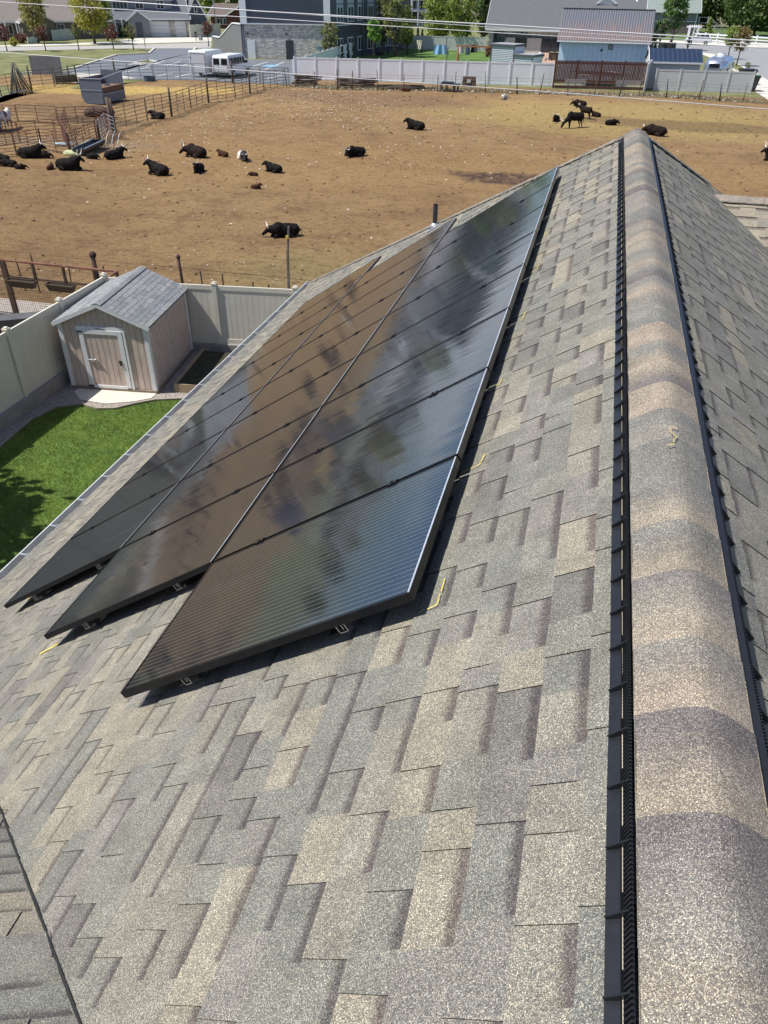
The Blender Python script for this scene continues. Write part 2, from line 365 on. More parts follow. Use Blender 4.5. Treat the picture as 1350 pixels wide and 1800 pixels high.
# far hip face (away from the camera)
S = SH(); shingles(S, Rz+eY*HIPT, Vector((1, 0, 0)), Vector((0, cT, -sT)), 0, SE, lambda s: -s*cT, lambda s: s*cT)
S.build('roof_slope', house)
# wing at the lower left: ridge along -x, slope falling to +y
S = SH(); O = Vector((0, VC, ZR)); et = Vector((-.94, -.3412, 0)); PW_ = math.atan2(.565, .872); es = Vector((-.3412*math.cos(PW_), .94*math.cos(PW_), -math.sin(PW_)))
shingles(S, O, et, es, 0, 7.6, lambda s: s*.5405-.012, lambda s: 10., th=.005)
S.build('roof_slope', house)
S = SH(); shingles(S, O, et, Vector((.3412*math.cos(PW_), -.94*math.cos(PW_), -math.sin(PW_))), 0, SE, lambda s: 0., lambda s: 10.)
S.build('roof_slope', house)
# cross gable on the right, ridge along +x
GY, GX, GZ = 10.62, 1.09, ZR-.745
S = SH(); shingles(S, (GX, GY, GZ), (1, 0, 0), (0, -cT, -sT), 0, 5., lambda s: s*cT, lambda s: 8., pal=[(.30, .27, .22), (.25, .235, .21), (.21, .205, .20)])
shingles(S, (GX, GY, GZ), (1, 0, 0), (0, cT, -sT), 0, 5., lambda s: s*cT, lambda s: 8.)
S.build('roof_slope', house)
# valley slit, its shade drawn in as a black strip
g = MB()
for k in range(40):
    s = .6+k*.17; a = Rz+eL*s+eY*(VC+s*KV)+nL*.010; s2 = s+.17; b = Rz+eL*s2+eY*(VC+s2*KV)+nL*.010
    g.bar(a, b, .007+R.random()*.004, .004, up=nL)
g.build('valley_shade_strip', mat('valley_shade_black', (.012, .012, .012), .7), house, world=True)

# caps -----------------------------------------------------------
CPAL = [(.295, .25, .205), (.205, .198, .182), (.182, .182, .172), (.275, .24, .195), (.15, .136, .134), (.225, .212, .19)]
def cap_run(name, A, B, nl, nr, hw, expo, lift, rnd, th=.006, dy=.0, pal=CPAL, hwr=None):
    """bent cap shingles along A->B; nl/nr unit directions going down each side"""
    A, B = Vector(A), Vector(B); ax = (B-A); Ln = ax.length; ax.normalize(); S = SH(); nl, nr = Vector(nl), Vector(nr)
    up = Vector((0, 0, 1)); up = (up-ax*up.dot(ax)).normalized()
    nseg = 14; k = 0; t = 0.
    fall = -(nl.dot(up)); lat_l = (nl-up*nl.dot(up)); lat_r = (nr-up*nr.dot(up))
    def P(u, tt, off):                     # u in -1..1 across
        d = lat_l if u < 0 else lat_r; q = abs(u)*(hw if u < 0 or hwr is None else hwr)
        z = -(math.sqrt(q*q+rnd*rnd)-rnd)*abs(fall)
        return A+ax*tt+d*q+up*(z+lift+off)
    while t < Ln-.02:
        e = min(t+expo*R.uniform(.9, 1.1), Ln); c1 = jit(R.choice(pal)); c2 = jit(R.choice(pal)); c3 = jit(R.choice(pal)); sag = R.uniform(0, dy); ws = R.uniform(-.006, .006)
        nt_ = 8
        for i in range(nseg):
            u0, u1 = -1+2*i/nseg, -1+2*(i+1)/nseg
            for j in range(nt_):
                a, b = j/nt_, (j+1)/nt_
                def off(x): return .001+th*x-sag*math.sin(math.pi*x)
                m = min(1., max(0., (j+.5)/nt_*1.6-.35)); m2 = min(1, max(0, (j+.5)/nt_*2.4-1.6))
                col = tuple(c1[q]*(1-m)+c2[q]*m for q in range(3)); col = tuple(col[q]*(1-m2)+c3[q]*m2 for q in range(3))
                S.quad([P(u0, t+(e-t)*a, off(a)), P(u1, t+(e-t)*a, off(a)), P(u1, t+(e-t)*b, off(b)), P(u0, t+(e-t)*b, off(b))], col)
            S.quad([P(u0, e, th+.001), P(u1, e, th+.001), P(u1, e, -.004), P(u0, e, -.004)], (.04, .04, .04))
        for sgn in (-1, 1):                # cut edges, sunlit highlight painted in as a pale tone
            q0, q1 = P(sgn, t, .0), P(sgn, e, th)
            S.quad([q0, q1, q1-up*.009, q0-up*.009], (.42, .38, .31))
        t = e; k += 1
    for f in S.f: pass
    return S.build(name, house)
o = cap_run('ridge_cap', Rz-eY*3.2, Rz+eY*(HIPT+.05), (-cT, 0, -sT), (cT, 0, -sT), .175, .26, .0125, .055, dy=.010, th=.006, hwr=.150)
for sd_ in (-1, 1):
    A = Rz+eY*HIPT; d = Vector((sd_*1, 1, -math.tan(TH))).normalized(); B = A+d*(SE/ (1/ math.sqrt(1+1+math.tan(TH)**2)) * cT if sd_ < 0 else 1.55)
    s1v = (eY*1+Vector((0, 0, 0))).normalized()
    # cap leaves follow the two roof planes
    la = d.cross(nL if sd_ < 0 else nR).normalized(); nH = Vector((0, sT, cT)); lb = d.cross(nH).normalized()
    if la.z > 0: la = -la
    if lb.z > 0: lb = -lb
    cap_run('hip_cap', A, B, la, lb, .13, .145, .016, .03, th=.007)
cap_run('ridge_cap', (GX-.06, GY, GZ), (9, GY, GZ), (0, -cT, -sT), (0, cT, -sT), .12, .2, .022, .03, pal=[(.30, .26, .225), (.26, .235, .21)])
cap_run('ridge_cap', (-8.5, VC-3.085, ZR), (-.1, VC-.036, ZR), (0, -cT, -sT), (0, cT, -sT), .15, .145, .02, .03)

# ridge vents ------------------------------------------------------
for sd_, e_, n_ in ((-1, eL, nL), (1, eR, nR)):
    def V(s, t, h): return Rz+e_*s+eY*t+n_*h
    g = MB(); Y0v, Y1v = -2.6, HIPT-.02
    n0 = 34
    for k in range(n0):                                        # gently wandering vent sections
        a, b = Y0v+(Y1v-Y0v)*k/n0, Y0v+(Y1v-Y0v)*(k+1)/n0
        wa, wb = .0016*math.sin(k*2.1), .0016*math.sin((k+1)*2.1)
        for s0_, s1_, h0, h1 in ((.229, .198, .010, .010), (.198, .194, .010, .017), (.194, .190, .017, .008), (.190, .186, .008, .010), (.186, .160, .010, .034), (.229, .229, .0, .010))+(((.160, .132, .034, .020),) if sd_ > 0 else ()):
            g.face([V(s0_+wa, a, h0), V(s0_+wb, b, h0), V(s1_+wb, b, h1), V(s1_+wa, a, h1)])
    t = .2
    while t < 4.5:
        g.bar(V(.162, t, .036), V(.188, t, .012), .0035, .007, up=n_); t += .0105
    g.build('ridge_vent', BLACKP, house, world=True)
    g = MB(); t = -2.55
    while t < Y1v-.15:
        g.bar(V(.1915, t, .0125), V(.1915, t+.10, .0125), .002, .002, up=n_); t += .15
    g.build('daylight_dashes', mat('painted_daylight_tan', (.42, .36, .25), .7, .2), house, world=True)['kind'] = 'stuff'  # tan dashes paint in the daylight along the vent slit
    g = MB(); g.bar(V(.168, 0, .026), V(.226, 0, .012), .004, .014, up=n_); rib = g.build('vent_rib', BLACKP, house, world=True)
    for k in range(1, 84):
        q = rib.copy(); C.objects.link(q); q.location = (0, -2.6+k*.15, 0)
    rib.location = (0, -2.6, 0)

# eave, gutter, fascia, walls --------------------------------------
eave0, eave1 = VC+SE*KV, HIPT+SE*cT
xE = -SE*cT; zE = ZR-SE*sT
g = MB(); g.box((xE-.005, (eave0+eave1)/2, zE-.02), (.03, eave1-eave0, .012)); g.build('drip_edge', mat('grey_drip_edge', (.22, .22, .22), .6, .1), house, world=True)
g = MB(); yc, ln = (eave0+eave1)/2, eave1-eave0
g.box((xE-.13, yc, zE-.07), (.008, ln+.1, .11)); g.box((xE-.127, yc, zE-.012), (.014, ln+.1, .006)); g.box((xE-.02, yc, zE-.08), (.008, ln+.1, .10)); g.box((xE-.075, yc, zE-.125), (.115, ln+.1, .008))
gut = g.build('gutter', mat('white_gutter', (.55, .56, .57), .6, .1), house, world=True)
g = MB(); g.box((xE-.07, 0, zE-.013), (.13, .03, .006)); g.box((xE-.012, 0, zE-.001), (.03, .02, .026)); hg = g.build('hanger', GALV, gut, world=True); t = eave0+.3; hg.location = (0, t, 0)
while t < eave1-.7:
    t += .61; q = hg.copy(); C.objects.link(q); q.location = (0, t, 0)
g = MB(); g.box((xE-.072, yc, zE-.118), (.10, ln, .006)); g.build('gutter_dark_strip', mat('gutter_dark_strip', (.03, .028, .025), .9), gut, world=True)  # dark strip along the inside of the gutter
STUC = mat('house_siding', (.32, .27, .22), .8, .1, 3)
g = MB(); inset = .45
g.box((0, (eave1-inset+eave0)/2-1.0, (zE-.18)/2), (2*(-xE-inset), eave1-inset-(eave0)+2.0+2, zE-.18)); g.box((-3.0, -1, (zE-.18)/2), (12, 10.6, zE-.18)); g.build('wall', STUC, house, world=True)
g = MB(); g.box((xE+.2, yc, zE-.15), (.42, ln, .02)); g.build('soffit', WTRIM, house, world=True)

# plumbing vent ----------------------------------------------------
s_, t_ = 3.41, 12.74; P = Rz+eL*s_+eY*t_
g = MB(); g.tube([P-Vector((0, 0, .05)), P+Vector((0, 0, .36))], .038, 14, cap=False); g.tube([P+Vector((0, 0, .36)), P+Vector((0, 0, .10))], .032, 14, cap=False)
vp = g.build('vent_pipe', DARKM, house, world=True)
g = MB(); g.tube([P-Vector((0, 0, .03)), P+Vector((0, 0, .05)), P+Vector((0, 0, .07))], [.10, .065, .042], 14); g.bar(P-eY*.17+nL*.012, P+eY*.17+nL*.012, .3, .004, up=nL)
g.build('pipe_flashing', GALV, vp, world=True)

# chalk marks -------------------------------------------------------
CHALK = mat('yellow_chalk', (.75, .55, .06), .95, .25, 60)
def strip(g, a, b, w_, n_):
    a, b = Vector(a), Vector(b); L_ = (b-a).length; n = max(2, int(L_/.012)); d = (b-a).normalized(); x = d.cross(n_).normalized()
    for i in range(n):
        if R.random() < .05: continue
        p, q = a+(b-a)*i/n, a+(b-a)*(i+1)/n; ww = w_*R.uniform(.5, 1.1)/2; o_ = x*R.uniform(-.0015, .0015)
        g.face([p+x*ww+o_, p-x*ww+o_, q-x*ww+o_, q+x*ww+o_])
g = MB()
def RL(s, t, h=.0135): return Rz+eL*s+eY*t+nL*h
for s_a, t_a, s_b, t_b, s_c, t_c in ((.985, 2.07, .905, 2.085, .905, 2.24), (1.03, 3.10, .90, 3.11, .885, 3.2), (1.04, 5.03, .90, 5.09, .89, 5.22), (1.04, 6.2, .90, 6.24, .90, 6.34), (1.05, 4.03, .93, 4.06, .92, 4.12), (1.04, 7.3, .93, 7.32, .93, 7.42)):
    g = MB(); strip(g, RL(s_a, t_a), RL(s_b, t_b), .0055, nL); strip(g, RL(s_b, t_b), RL(s_c, t_c), .0055, nL); g.build('chalk_mark', CHALK, house, world=True, fix=False)
g = MB(); strip(g, RL(4.45, 3.06), RL(4.25, 3.10), .02, nL); strip(g, RL(5.8, 4.35), RL(5.95, 4.32), .02, nL)
g.build('chalk_mark', CHALK, house, world=True, fix=False)
g = MB()
pts = [(.012, 2.70), (-.018, 2.705), (-.012, 2.66), (.006, 2.63), (-.006, 2.60), (-.002, 2.57), (-.03, 2.565)]
def RC(x, y): q = abs(x); return Vector((x, y, ZR+.0135+.0155-(math.sqrt(q*q+.055**2)-.055)*sT))
for a, b in zip(pts[:-1], pts[1:]): strip(g, RC(*a), RC(*b), .005, Vector((0, 0, 1)))
g.build('chalk_mark', mat('faded_chalk', (.46, .37, .12), .95, .25, 60), house, world=True, fix=False)

# ------------------------------------------------------------------ solar panels
def panel_mat():
    m = bpy.data.materials.new('solar_glass'); m.use_nodes = True; n = m.node_tree; N = n.nodes; L = n.links; b = N['Principled BSDF']
    tc = N.new('ShaderNodeTexCoord'); sp = N.new('ShaderNodeSeparateXYZ'); L.new(tc.outputs['Object'], sp.inputs[0])
    def math_(op, a, b_=None, c=None):
        x = N.new('ShaderNodeMath'); x.operation = op
        for i, v in enumerate((a, b_, c)):
            if v is None: continue
            if isinstance(v, (int, float)): x.inputs[i].default_value = v
            else: L.new(v, x.inputs[i])
        return x.outputs[0]
    def lines(src, pitch, wd):
        f = math_('FRACT', math_('DIVIDE', src, pitch)); d = math_('ABSOLUTE', math_('SUBTRACT', f, .5)); return math_('LESS_THAN', d, wd/pitch/2)
    bus = lines(math_('ADD', sp.outputs[1], 50.), .0318, .0012)
    gapx = lines(math_('ADD', sp.outputs[0], 50.), .159, .003); gapy = lines(math_('ADD', sp.outputs[1], 50.), .159, .002)
    ns = N.new('ShaderNodeTexNoise'); ns.inputs['Scale'].default_value = 3; ns.inputs['Detail'].default_value = 8; ns.inputs['Roughness'].default_value = .7
    mp = N.new('ShaderNodeMapping'); mp.inputs['Scale'].default_value = (.35, 3.2, 1); ob = N.new('ShaderNodeObjectInfo'); ad = N.new('ShaderNodeVectorMath'); ad.operation = 'ADD'
    L.new(tc.outputs['Object'], ad.inputs[0]); cb = N.new('ShaderNodeCombineXYZ'); L.new(math_('MULTIPLY', ob.outputs['Random'], 60.), cb.inputs[2]); L.new(cb.outputs[0], ad.inputs[1]); L.new(ad.outputs[0], mp.inputs[0]); L.new(mp.outputs[0], ns.inputs['Vector'])
    def mix(f, a, b_):
        x = N.new('ShaderNodeMix'); x.data_type = 'RGBA'; L.new(f, x.inputs[0])
        for i, v in ((6, a), (7, b_)):
            if isinstance(v, tuple): x.inputs[i].default_value = (*v, 1)
            else: L.new(v, x.inputs[i])
        return x.outputs[2]
    mr = N.new('ShaderNodeMapRange'); mr.inputs[1].default_value = .5; mr.inputs[2].default_value = .85; mr.inputs[4].default_value = .03; L.new(ns.outputs[0], mr.inputs[0])
    col = mix(gapx, (.012, .013, .016), (.006, .006, .008)); col = mix(gapy, col, (.006, .006, .008)); col = mix(bus, col, (.28, .29, .31)); col = mix(mr.outputs[0], col, (.55, .52, .48))
    L.new(col, b.inputs['Base Color'])
    r2 = N.new('ShaderNodeMapRange'); r2.inputs[1].default_value = .3; r2.inputs[2].default_value = .75; r2.inputs[3].default_value = .03; r2.inputs[4].default_value = .12; L.new(ns.outputs[0], r2.inputs[0]); L.new(r2.outputs[0], b.inputs['Roughness'])
    b.inputs['IOR'].default_value = 2.25; b.inputs['Specular Tint'].default_value = (.68, .84, 1, 1)
    n3 = N.new('ShaderNodeTexNoise'); n3.inputs['Scale'].default_value = 2.2; n3.inputs['Detail'].default_value = 3; m5 = N.new('ShaderNodeMapping'); m5.inputs['Scale'].default_value = (.35, 3.2, 1); L.new(ad.outputs[0], m5.inputs[0]); L.new(m5.outputs[0], n3.inputs['Vector'])
    bp = N.new('ShaderNodeBump'); bp.inputs['Strength'].default_value = .25; bp.inputs['Distance'].default_value = .004; L.new(n3.outputs[0], bp.inputs['Height']); L.new(bp.outputs[0], b.inputs['Normal'])
    return m
PV = panel_mat(); PFR = mat('black_anodised_frame', (.028, .03, .036), .25, .15, 20, metal=.85); SIL = mat('mill_aluminium', (.55, .56, .57), .35, .1, 20, metal=.9)
S0, T0, PL, PW, PH = .933, 2.03, 1.6638, 1.02, .128
ROWN = ['row nearest the ridge', 'middle row', 'lowest row nearest the gutter']
ORD = ['first', 'second', 'third', 'fourth', 'fifth', 'sixth', 'seventh', 'eighth']
Mroof = Matrix((-eL, eY, nL)).transposed().to_4x4()     # local x = up-slope, y = along ridge, z = normal
base = None
for row in range(3):
    for k in range(8):
        sc_, tc_ = S0+PL*(row+.5), T0+PW*(row+k+.5)
        lab = f'black solar panel, {ORD[k]} from the near end in the {ROWN[row]}'
        if base is None:
            t = thing('solar_panel', lab, 'solar panel', group='solar panels laid in three staggered rows on the roof')
            lx, ly = PL-.022, PW-.018
            g = MB(); z = .0
            for sx in (-1, 1): g.box((sx*(lx/2-.006), 0, z-.0175), (.012, ly, .037))
            for sy in (-1, 1): g.box((0, sy*(ly/2-.006), z-.0175), (lx-.024, .012, .037))
            g.box((0, 0, -.034), (lx-.03, ly-.03, .003))
            fo = g.build('panel_frame', PFR, t)
            g = MB(); g.box((lx/2-.0045, 0, .0022), (.008, ly-.01, .002)); fl = g.build('frame_glint_strip', mat('painted_frame_glint', (.62, .66, .72), .3, .15, 20, metal=.5), t)  # bright strip paints the sky glint on the upslope frame edge
            g = MB(); g.box((0, 0, -.004), (lx-.025, ly-.025, .006)); go = g.build('solar_cells', PV, t)
            base = (fo, go, fl)
        else:
            t = thing('solar_panel', lab, 'solar panel', group='solar panels laid in three staggered rows on the roof')
            for p_ in base:
                q = p_.copy(); C.objects.link(q); q.parent = t
        P = Rz+eL*sc_+eY*tc_+nL*PH
        M = Matrix.Translation(P) @ Mroof; t.matrix_world = M @ Matrix.Rotation(R.uniform(-.0012, .0012), 4, 'Z')
# rails, feet, clamps
for row in range(3):
    for q, fr_ in enumerate((.23, .77)):
        s_ = S0+PL*(row+fr_); ta, tb = T0+PW*row+.035, T0+PW*(row+8)-.03
        t = thing('mounting_rail', f"{'upper' if q == 0 else 'lower'} aluminium rail under the solar panels of the {ROWN[row]}", 'mounting rail', tuple(RL(s_, ta, 0)), group='rails under the solar panels')
        g = MB()
        for ds, dh, ww, hh in ((-.02, .065, .004, .05), (.02, .065, .004, .05), (0, .04, .04, .004), (-.014, .088, .012, .004), (.014, .088, .012, .004), (-.005, .068, .004, .03)):
            g.bar(RL(s_+ds, ta, dh), RL(s_+ds, tb, dh), ww, hh, up=nL)
        g.build('rail', SIL, t, world=True)
        for k in range(5):
            tt = ta+.10+k*1.95; g = MB()
            g.bar(RL(s_+.035, tt-.03, .02), RL(s_+.035, tt+.03, .02), .05, .006, up=nL); g.bar(RL(s_+.03, tt, .012), RL(s_+.03, tt, .08), .006, .05, up=(0, 1, 0)); g.tube([RL(s_+.045, tt, .02), RL(s_+.045, tt, .05)], .008, 6)
            g.bar(RL(s_-.05, tt, .0125), RL(s_+.12, tt, .0125), .11, .002, up=nL)
            g.build('mounting_foot', SIL, t, world=True)
        for k in range(1, 8):
            g = MB(); tt = T0+PW*(row+k); g.bar(RL(s_-.028, tt, PH+.004), RL(s_+.028, tt, PH+.004), .034, .006, up=nL); g.tube([RL(s_, tt, PH), RL(s_, tt, PH+.014)], .006, 6)
            g.build('clamp', PFR, t, world=True)


# ================================================================== yard
YG = mat('yard_gravel', (.20, .17, .15), .95, .55, 26, col2=(.52, .46, .41), bump=1., detail=6)
sheet('yard_gravel', [(-13.4, -6), (-4, -6), (-4, 19.2), (-12.8, 18.0), (-13.4, 18)], .156-.15, YG, px=False)
def lawn_pts():
    return [(-12.2, 4), (-12.25, 10), (-12.3, 12.2), (-12.4, 13.4), (-12.22, 14.1), (-11.7, 14.42), (-11.2, 14.30), (-10.8, 14.42), (-10.5, 14.75), (-10.1, 15.1), (-9.45, 15.35), (-8.6, 15.5), (-5.5, 15.5), (-5.5, 4)]
LG = mat('lawn_soil', (.06, .12, .014), .95, .35, 3, col2=(.11, .18, .028), detail=10)
sheet('lawn', lawn_pts(), .012, LG, px=False)
def inpoly(x, y, P):
    c = False; n = len(P)
    for i in range(n):
        (a, b), (p, q) = P[i][:2], P[(i+1) % n][:2]
        if (b > y) != (q > y) and x < (p-a)*(y-b)/(q-b)+a: c = not c
    return c
g = MB(); LP = lawn_pts(); k = 0
while k < 52000:
    x, y = R.uniform(-12.5, -7.6), R.uniform(7, 15.6)
    if not inpoly(x, y, LP): continue
    k += 1; a = R.uniform(0, 6.28); h = R.uniform(.03, .065); w_ = .006; l = R.uniform(0, .03); b = R.uniform(0, 6.28)
    g.v += [Vector((x+w_*math.cos(a), y+w_*math.sin(a), .012)), Vector((x-w_*math.cos(a), y-w_*math.sin(a), .012)), Vector((x+l*math.cos(b), y+l*math.sin(b), .012+h))]
    n = len(g.v); g.f.append((n-3, n-2, n-1)); g.mi.append(0); g.sm.append(False)
o = g.build('grass_blades', mat('grass_blade', (.14, .22, .02), .7, .35, 1.1, col2=(.31, .39, .06), trans=.35, detail=8), fix=False); o['kind'] = 'stuff'; o['label'] = 'green blades of the back yard lawn'
# lawn edging kerb
g = MB()
for a, b in zip(LP[1:11], LP[2:12]): g.bar((*a, .03), (*b, .03), .05, .07)
struct('lawn_edging', g, mat('edging', (.30, .27, .22), .9, .2, 6))
sheet('concrete_pad', [(-12.3, 15.3), (-10.25, 15.55), (-10.25, 15.2), (-10.6, 14.9), (-11.2, 14.62), (-11.9, 14.65), (-12.3, 15.0)], .02, CONC, px=False)
g = MB()
for k in range(3200):
    x, y = R.uniform(-12.75, -8.6), R.uniform(8, 18.3)
    if inpoly(x, y, LP) or (-12.5 < x < -10.2 and y > 14.75 and (y > 15.2 or x < -10.7)): continue
    s_ = R.uniform(.012, .028); g.ell((x, y, .012), (s_, s_*R.uniform(.6, 1), s_*.6), 5, 3, M=Matrix.Rotation(R.uniform(0, 6), 3, 'Z'))
o = g.build('gravel_stones', mat('gravel_stone', (.30, .24, .21), .9, .6, 9, col2=(.58, .53, .48))); o['kind'] = 'stuff'; o['label'] = 'loose reddish grey gravel round the shed'
# concrete footing walls
FD = Vector((1, .14, 0)).normalized()
VB = (-12.84, 18.0)
g = MB(); g.box((-12.80, 8.6, .17), (.20, 19.0, .34)); L_ = 7.5
c_ = Vector((VB[0], VB[1], 0))+FD*(L_/2)
g2 = MB(); g2.box((c_.x, c_.y, .12), (L_, .2, .24), rz=math.atan2(FD.y, FD.x))
o = g.build('retaining_wall', CONC2); tag(o, 'low grey concrete kerb wall under the left vinyl fence', 'retaining wall')
o = g2.build('retaining_wall', CONC2); tag(o, 'low concrete kerb under the vinyl fence behind the shed', 'retaining wall')
# near vinyl fences
VIN = mat('beige_vinyl', (.62, .59, .50), .55, .06, 1.5)
def vinyl(label, A, B, h, n, z0=0., m=VIN, cap=.14, skipend=False, boards=True, group=None, thick=.05):
    A, B = Vector((*A, z0)), Vector((*B, z0)); d = (B-A); L = d.length; d.normalize(); rz = math.atan2(d.y, d.x)
    t = thing('vinyl_fence', label, 'fence', tuple(A), rz, group)
    seg = L/n; pm = None; fm = None
    for i in range(n+1):
        if pm is None:
            g = MB(); g.box((0, 0, h/2+.02), (.125, .125, h+.04)); g.box((0, 0, h+.05), (cap, cap, .035)); g.box((0, 0, h+.08), (cap*.6, cap*.6, .03)); pm = g.build('post', m, t)
        else:
            q = pm.copy(); C.objects.link(q); q.parent = t; q.location = (i*seg, 0, 0)
        if i < n:
            if fm is None:
                g = MB(); g.box((seg/2, 0, h-.06), (seg-.12, thick, .12)); g.box((seg/2, 0, .09), (seg-.12, thick, .14))
                nb = int(seg/.17) if boards else 0
                if nb:
                    bw = (seg-.12)/nb
                    for j in range(nb): g.box((.06+bw*(j+.5), 0, h/2), (bw-.012, thick*.45, h-.22))
                g.box((seg/2, 0, h/2), (seg-.12, thick*.3, h-.22)); fm = g.build('fence_panel', m, t)
            else:
                q = fm.copy(); C.objects.link(q); q.parent = t; q.location = (i*seg, 0, 0)
    return t
vinyl('beige vinyl fence along the left side of the yard past the shed', (-12.84, 18.0), (-12.84, -.45), 1.66, 9, z0=.32)
E2 = Vector((*VB, 0))+FD*7.5
P0 = Vector((*VB, 0))+FD*.9
vinyl('beige vinyl fence running behind the shed to the house', tuple((Vector((*VB, 0))+FD*.84)[:2]), tuple(E2[:2]), 1.66, 3, z0=.22)
g = MB(); a = Vector((*VB, .3)); b = a+FD*.84
for z, hh in ((1.60, .12), (.12, .14)): g.bar(a+Vector((0, 0, z)), b+Vector((0, 0, z)), .05, hh)
g.bar(a+Vector((0, 0, .85)), b+Vector((0, 0, .85)), .015, 1.45); tag(g.build('vinyl_fence', VIN), 'short beige vinyl fence section at the back left corner of the yard', 'fence')

# ------------------------------------------------------------------ shed
sa = Vector((-12.47, 15.22, 0)); sdv = Vector((2.22, .29, 0)); W_ = sdv.length; srz = math.atan2(sdv.y, sdv.x); D_ = 2.72
shed = thing('garden_shed', 'small tan wooden shed with white trim and grey shingle roof in the yard corner', 'shed', tuple(sa), srz)
SID = mat('shed_siding', (.56, .45, .39), .8, .12, 7, bump=.2, stretch=(1, 1, .3)); hw, hr = 1.78, 2.26
g = MB()
poly = [(0, .06), (W_, .06), (W_, hw), (W_/2, hr), (0, hw)]
g.prism(poly, 'y', 0, D_)
def gh(x): return hw+(hr-hw)*(1-abs(x-W_/2)/(W_/2))
n = 11
for k in range(1, n*2):                       # grooves: thin raised battens between grooves
    x = W_*k/(n*2)
o = g.build('wall', SID, shed)
GRV = mat('groove_dark', (.30, .235, .20), .9, .1)
g = MB()
for k in range(1, 15):
    x = W_*k/15; g.box((x, -.002, (gh(x)-.05)/2+.05), (.007, .004, gh(x)-.10))
for k in range(1, 18): g.box((W_+.002, D_*k/18, hw/2+.03), (.004, .007, hw-.06)); g.box((-.002, D_*k/18, hw/2+.03), (.004, .007, hw-.06))
for k in range(1, 15):
    x = W_*k/15; g.box((x, D_+.002, (gh(x)-.05)/2+.05), (.007, .004, gh(x)-.10))
g.build('siding_grooves', GRV, o)['kind'] = 'stuff'
g = MB()
for x, s_ in ((0.04, -1), (W_-.04, 1)):
    g = MB(); g.box((x, -.014, hw/2), (.10, .022, hw-.04)); g.box((W_/2+s_*(W_/2+.012), .032, hw/2), (.022, .08, hw-.04)); g.build('corner_trim', WTRIM, shed)
    g = MB(); g.box((W_/2+s_*(W_/2+.012), D_-.035, hw/2), (.022, .09, hw-.04)); g.build('corner_trim', WTRIM, shed)
g = MB(); g.box((W_/2, -.01, .045), (W_+.02, .07, .07)); g.box((W_+.01, D_/2, .045), (.07, D_, .07)); g.build('sill_plate', mat('sill_timber', (.22, .18, .13), .9, .2, 9), shed)
dx0, dx1, dh = .50, 1.60, 1.56
g = MB(); g.box(((dx0+dx1)/2, -.016, dh+.075), (dx1-dx0+.10, .03, .13)); g.build('door_header', WTRIM, shed)
g = MB(); g.box(((dx0+dx1)/2, -.012, dh/2+.08), (dx1-dx0, .024, dh-.06))
dr = g.build('door', SID, shed)
g = MB()
for x in (dx0+.055, dx1-.055): g.box((x, -.032, dh/2+.08), (.11, .018, dh-.06))
g.box(((dx0+dx1)/2, -.033, dh), (dx1-dx0-.22, .018, .10)); g.box(((dx0+dx1)/2, -.033, .10), (dx1-dx0-.22, .018, .10)); g.box((dx1+.045, -.02, dh/2+.06), (.06, .03, dh))
g.build('door_frame', WTRIM, dr)
g = MB()
for k in range(1, 6): g.box((dx0+.11+(dx1-dx0-.22)*k/6, -.025, dh/2+.06), (.007, .004, dh-.22))
g.build('door_grooves', GRV, dr)['kind'] = 'stuff'
g = MB(); g.tube([(dx0+.10, -.05, .83), (dx0+.30, -.055, .83)], .018, 8); g.ell((dx0+.30, -.055, .83), (.04, .03, .04)); g.build('door_latch', GALV, dr)
g = MB(); g.box((dx1-.16, -.045, .82), (.09, .02, .05)); g.box((dx1-.16, -.05, .76), (.05, .03, .07)); g.build('padlock', DARKM, dr)
for z in (.13, dh): g = MB(); g.box((dx0+.04, -.046, z), (.14, .01, .035)); g.build('hinge', DARKM, dr)
g = MB(); g.box(((dx0+dx1)/2+.02, -.034, dh+.08), (.26, .006, .06)); sg = g.build('name_plate', mat('plate', (.45, .46, .48), .6, .1), shed)
g = MB()
for x, w__ in ((-.09, .02), (-.06, .025), (-.03, .018), (0, .03), (.035, .02), (.085, .028)): g.box(((dx0+dx1)/2+.02+x, -.039, dh+.08+R.uniform(-.006, .006)), (w__*.8, .003, .018))
g.build('plate_lettering', mat('plate_ink', (.03, .03, .04), .7, .1), sg)
SHP = [(.24, .255, .275), (.27, .285, .30), (.22, .235, .255), (.29, .30, .31)]
Msh = FR[shed.name]; Rm = Msh.to_3x3(); sl = math.atan2(hr-hw, W_/2); ov = .10
rt = None
for sgn in (-1, 1):
    S = SH(); O = Msh @ Vector((W_/2, -ov, hr+.035)); es = Rm @ Vector((sgn*math.cos(sl), 0, -math.sin(sl))); et = Rm @ Vector((0, 1, 0)); Ls = (W_/2+ov)/math.cos(sl)
    shingles(S, O, et, es, 0, Ls, lambda s: 0, lambda s: D_+2*ov, expo=.132, pal=SHP, tab=False)
    S.build('roof', shed)
    g = MB(); g.bar((W_/2, -ov+.01, hr-.012), (W_/2+sgn*(W_/2+ov), -ov+.01, hr-.012-(W_/2+ov)*math.tan(sl)), .022, .085, up=(0, 0, 1)); g.build('rake_board', WTRIM, shed)
    g = MB(); g.bar((W_/2, D_+ov-.01, hr-.012), (W_/2+sgn*(W_/2+ov), D_+ov-.01, hr-.012-(W_/2+ov)*math.tan(sl)), .022, .085, up=(0, 0, 1)); g.build('rake_board', WTRIM, shed)
    g = MB(); g.bar((W_/2, D_/2, hr+.012), (W_/2+sgn*(W_/2+ov), D_/2, hr+.012-(W_/2+ov)*math.tan(sl)), D_+2*ov-.03, .018, up=(0, 0, 1)); g.build('roof_deck', WOOD, shed)
A = Msh @ Vector((W_/2, -ov, hr+.035)); B = Msh @ Vector((W_/2, D_+ov, hr+.035))
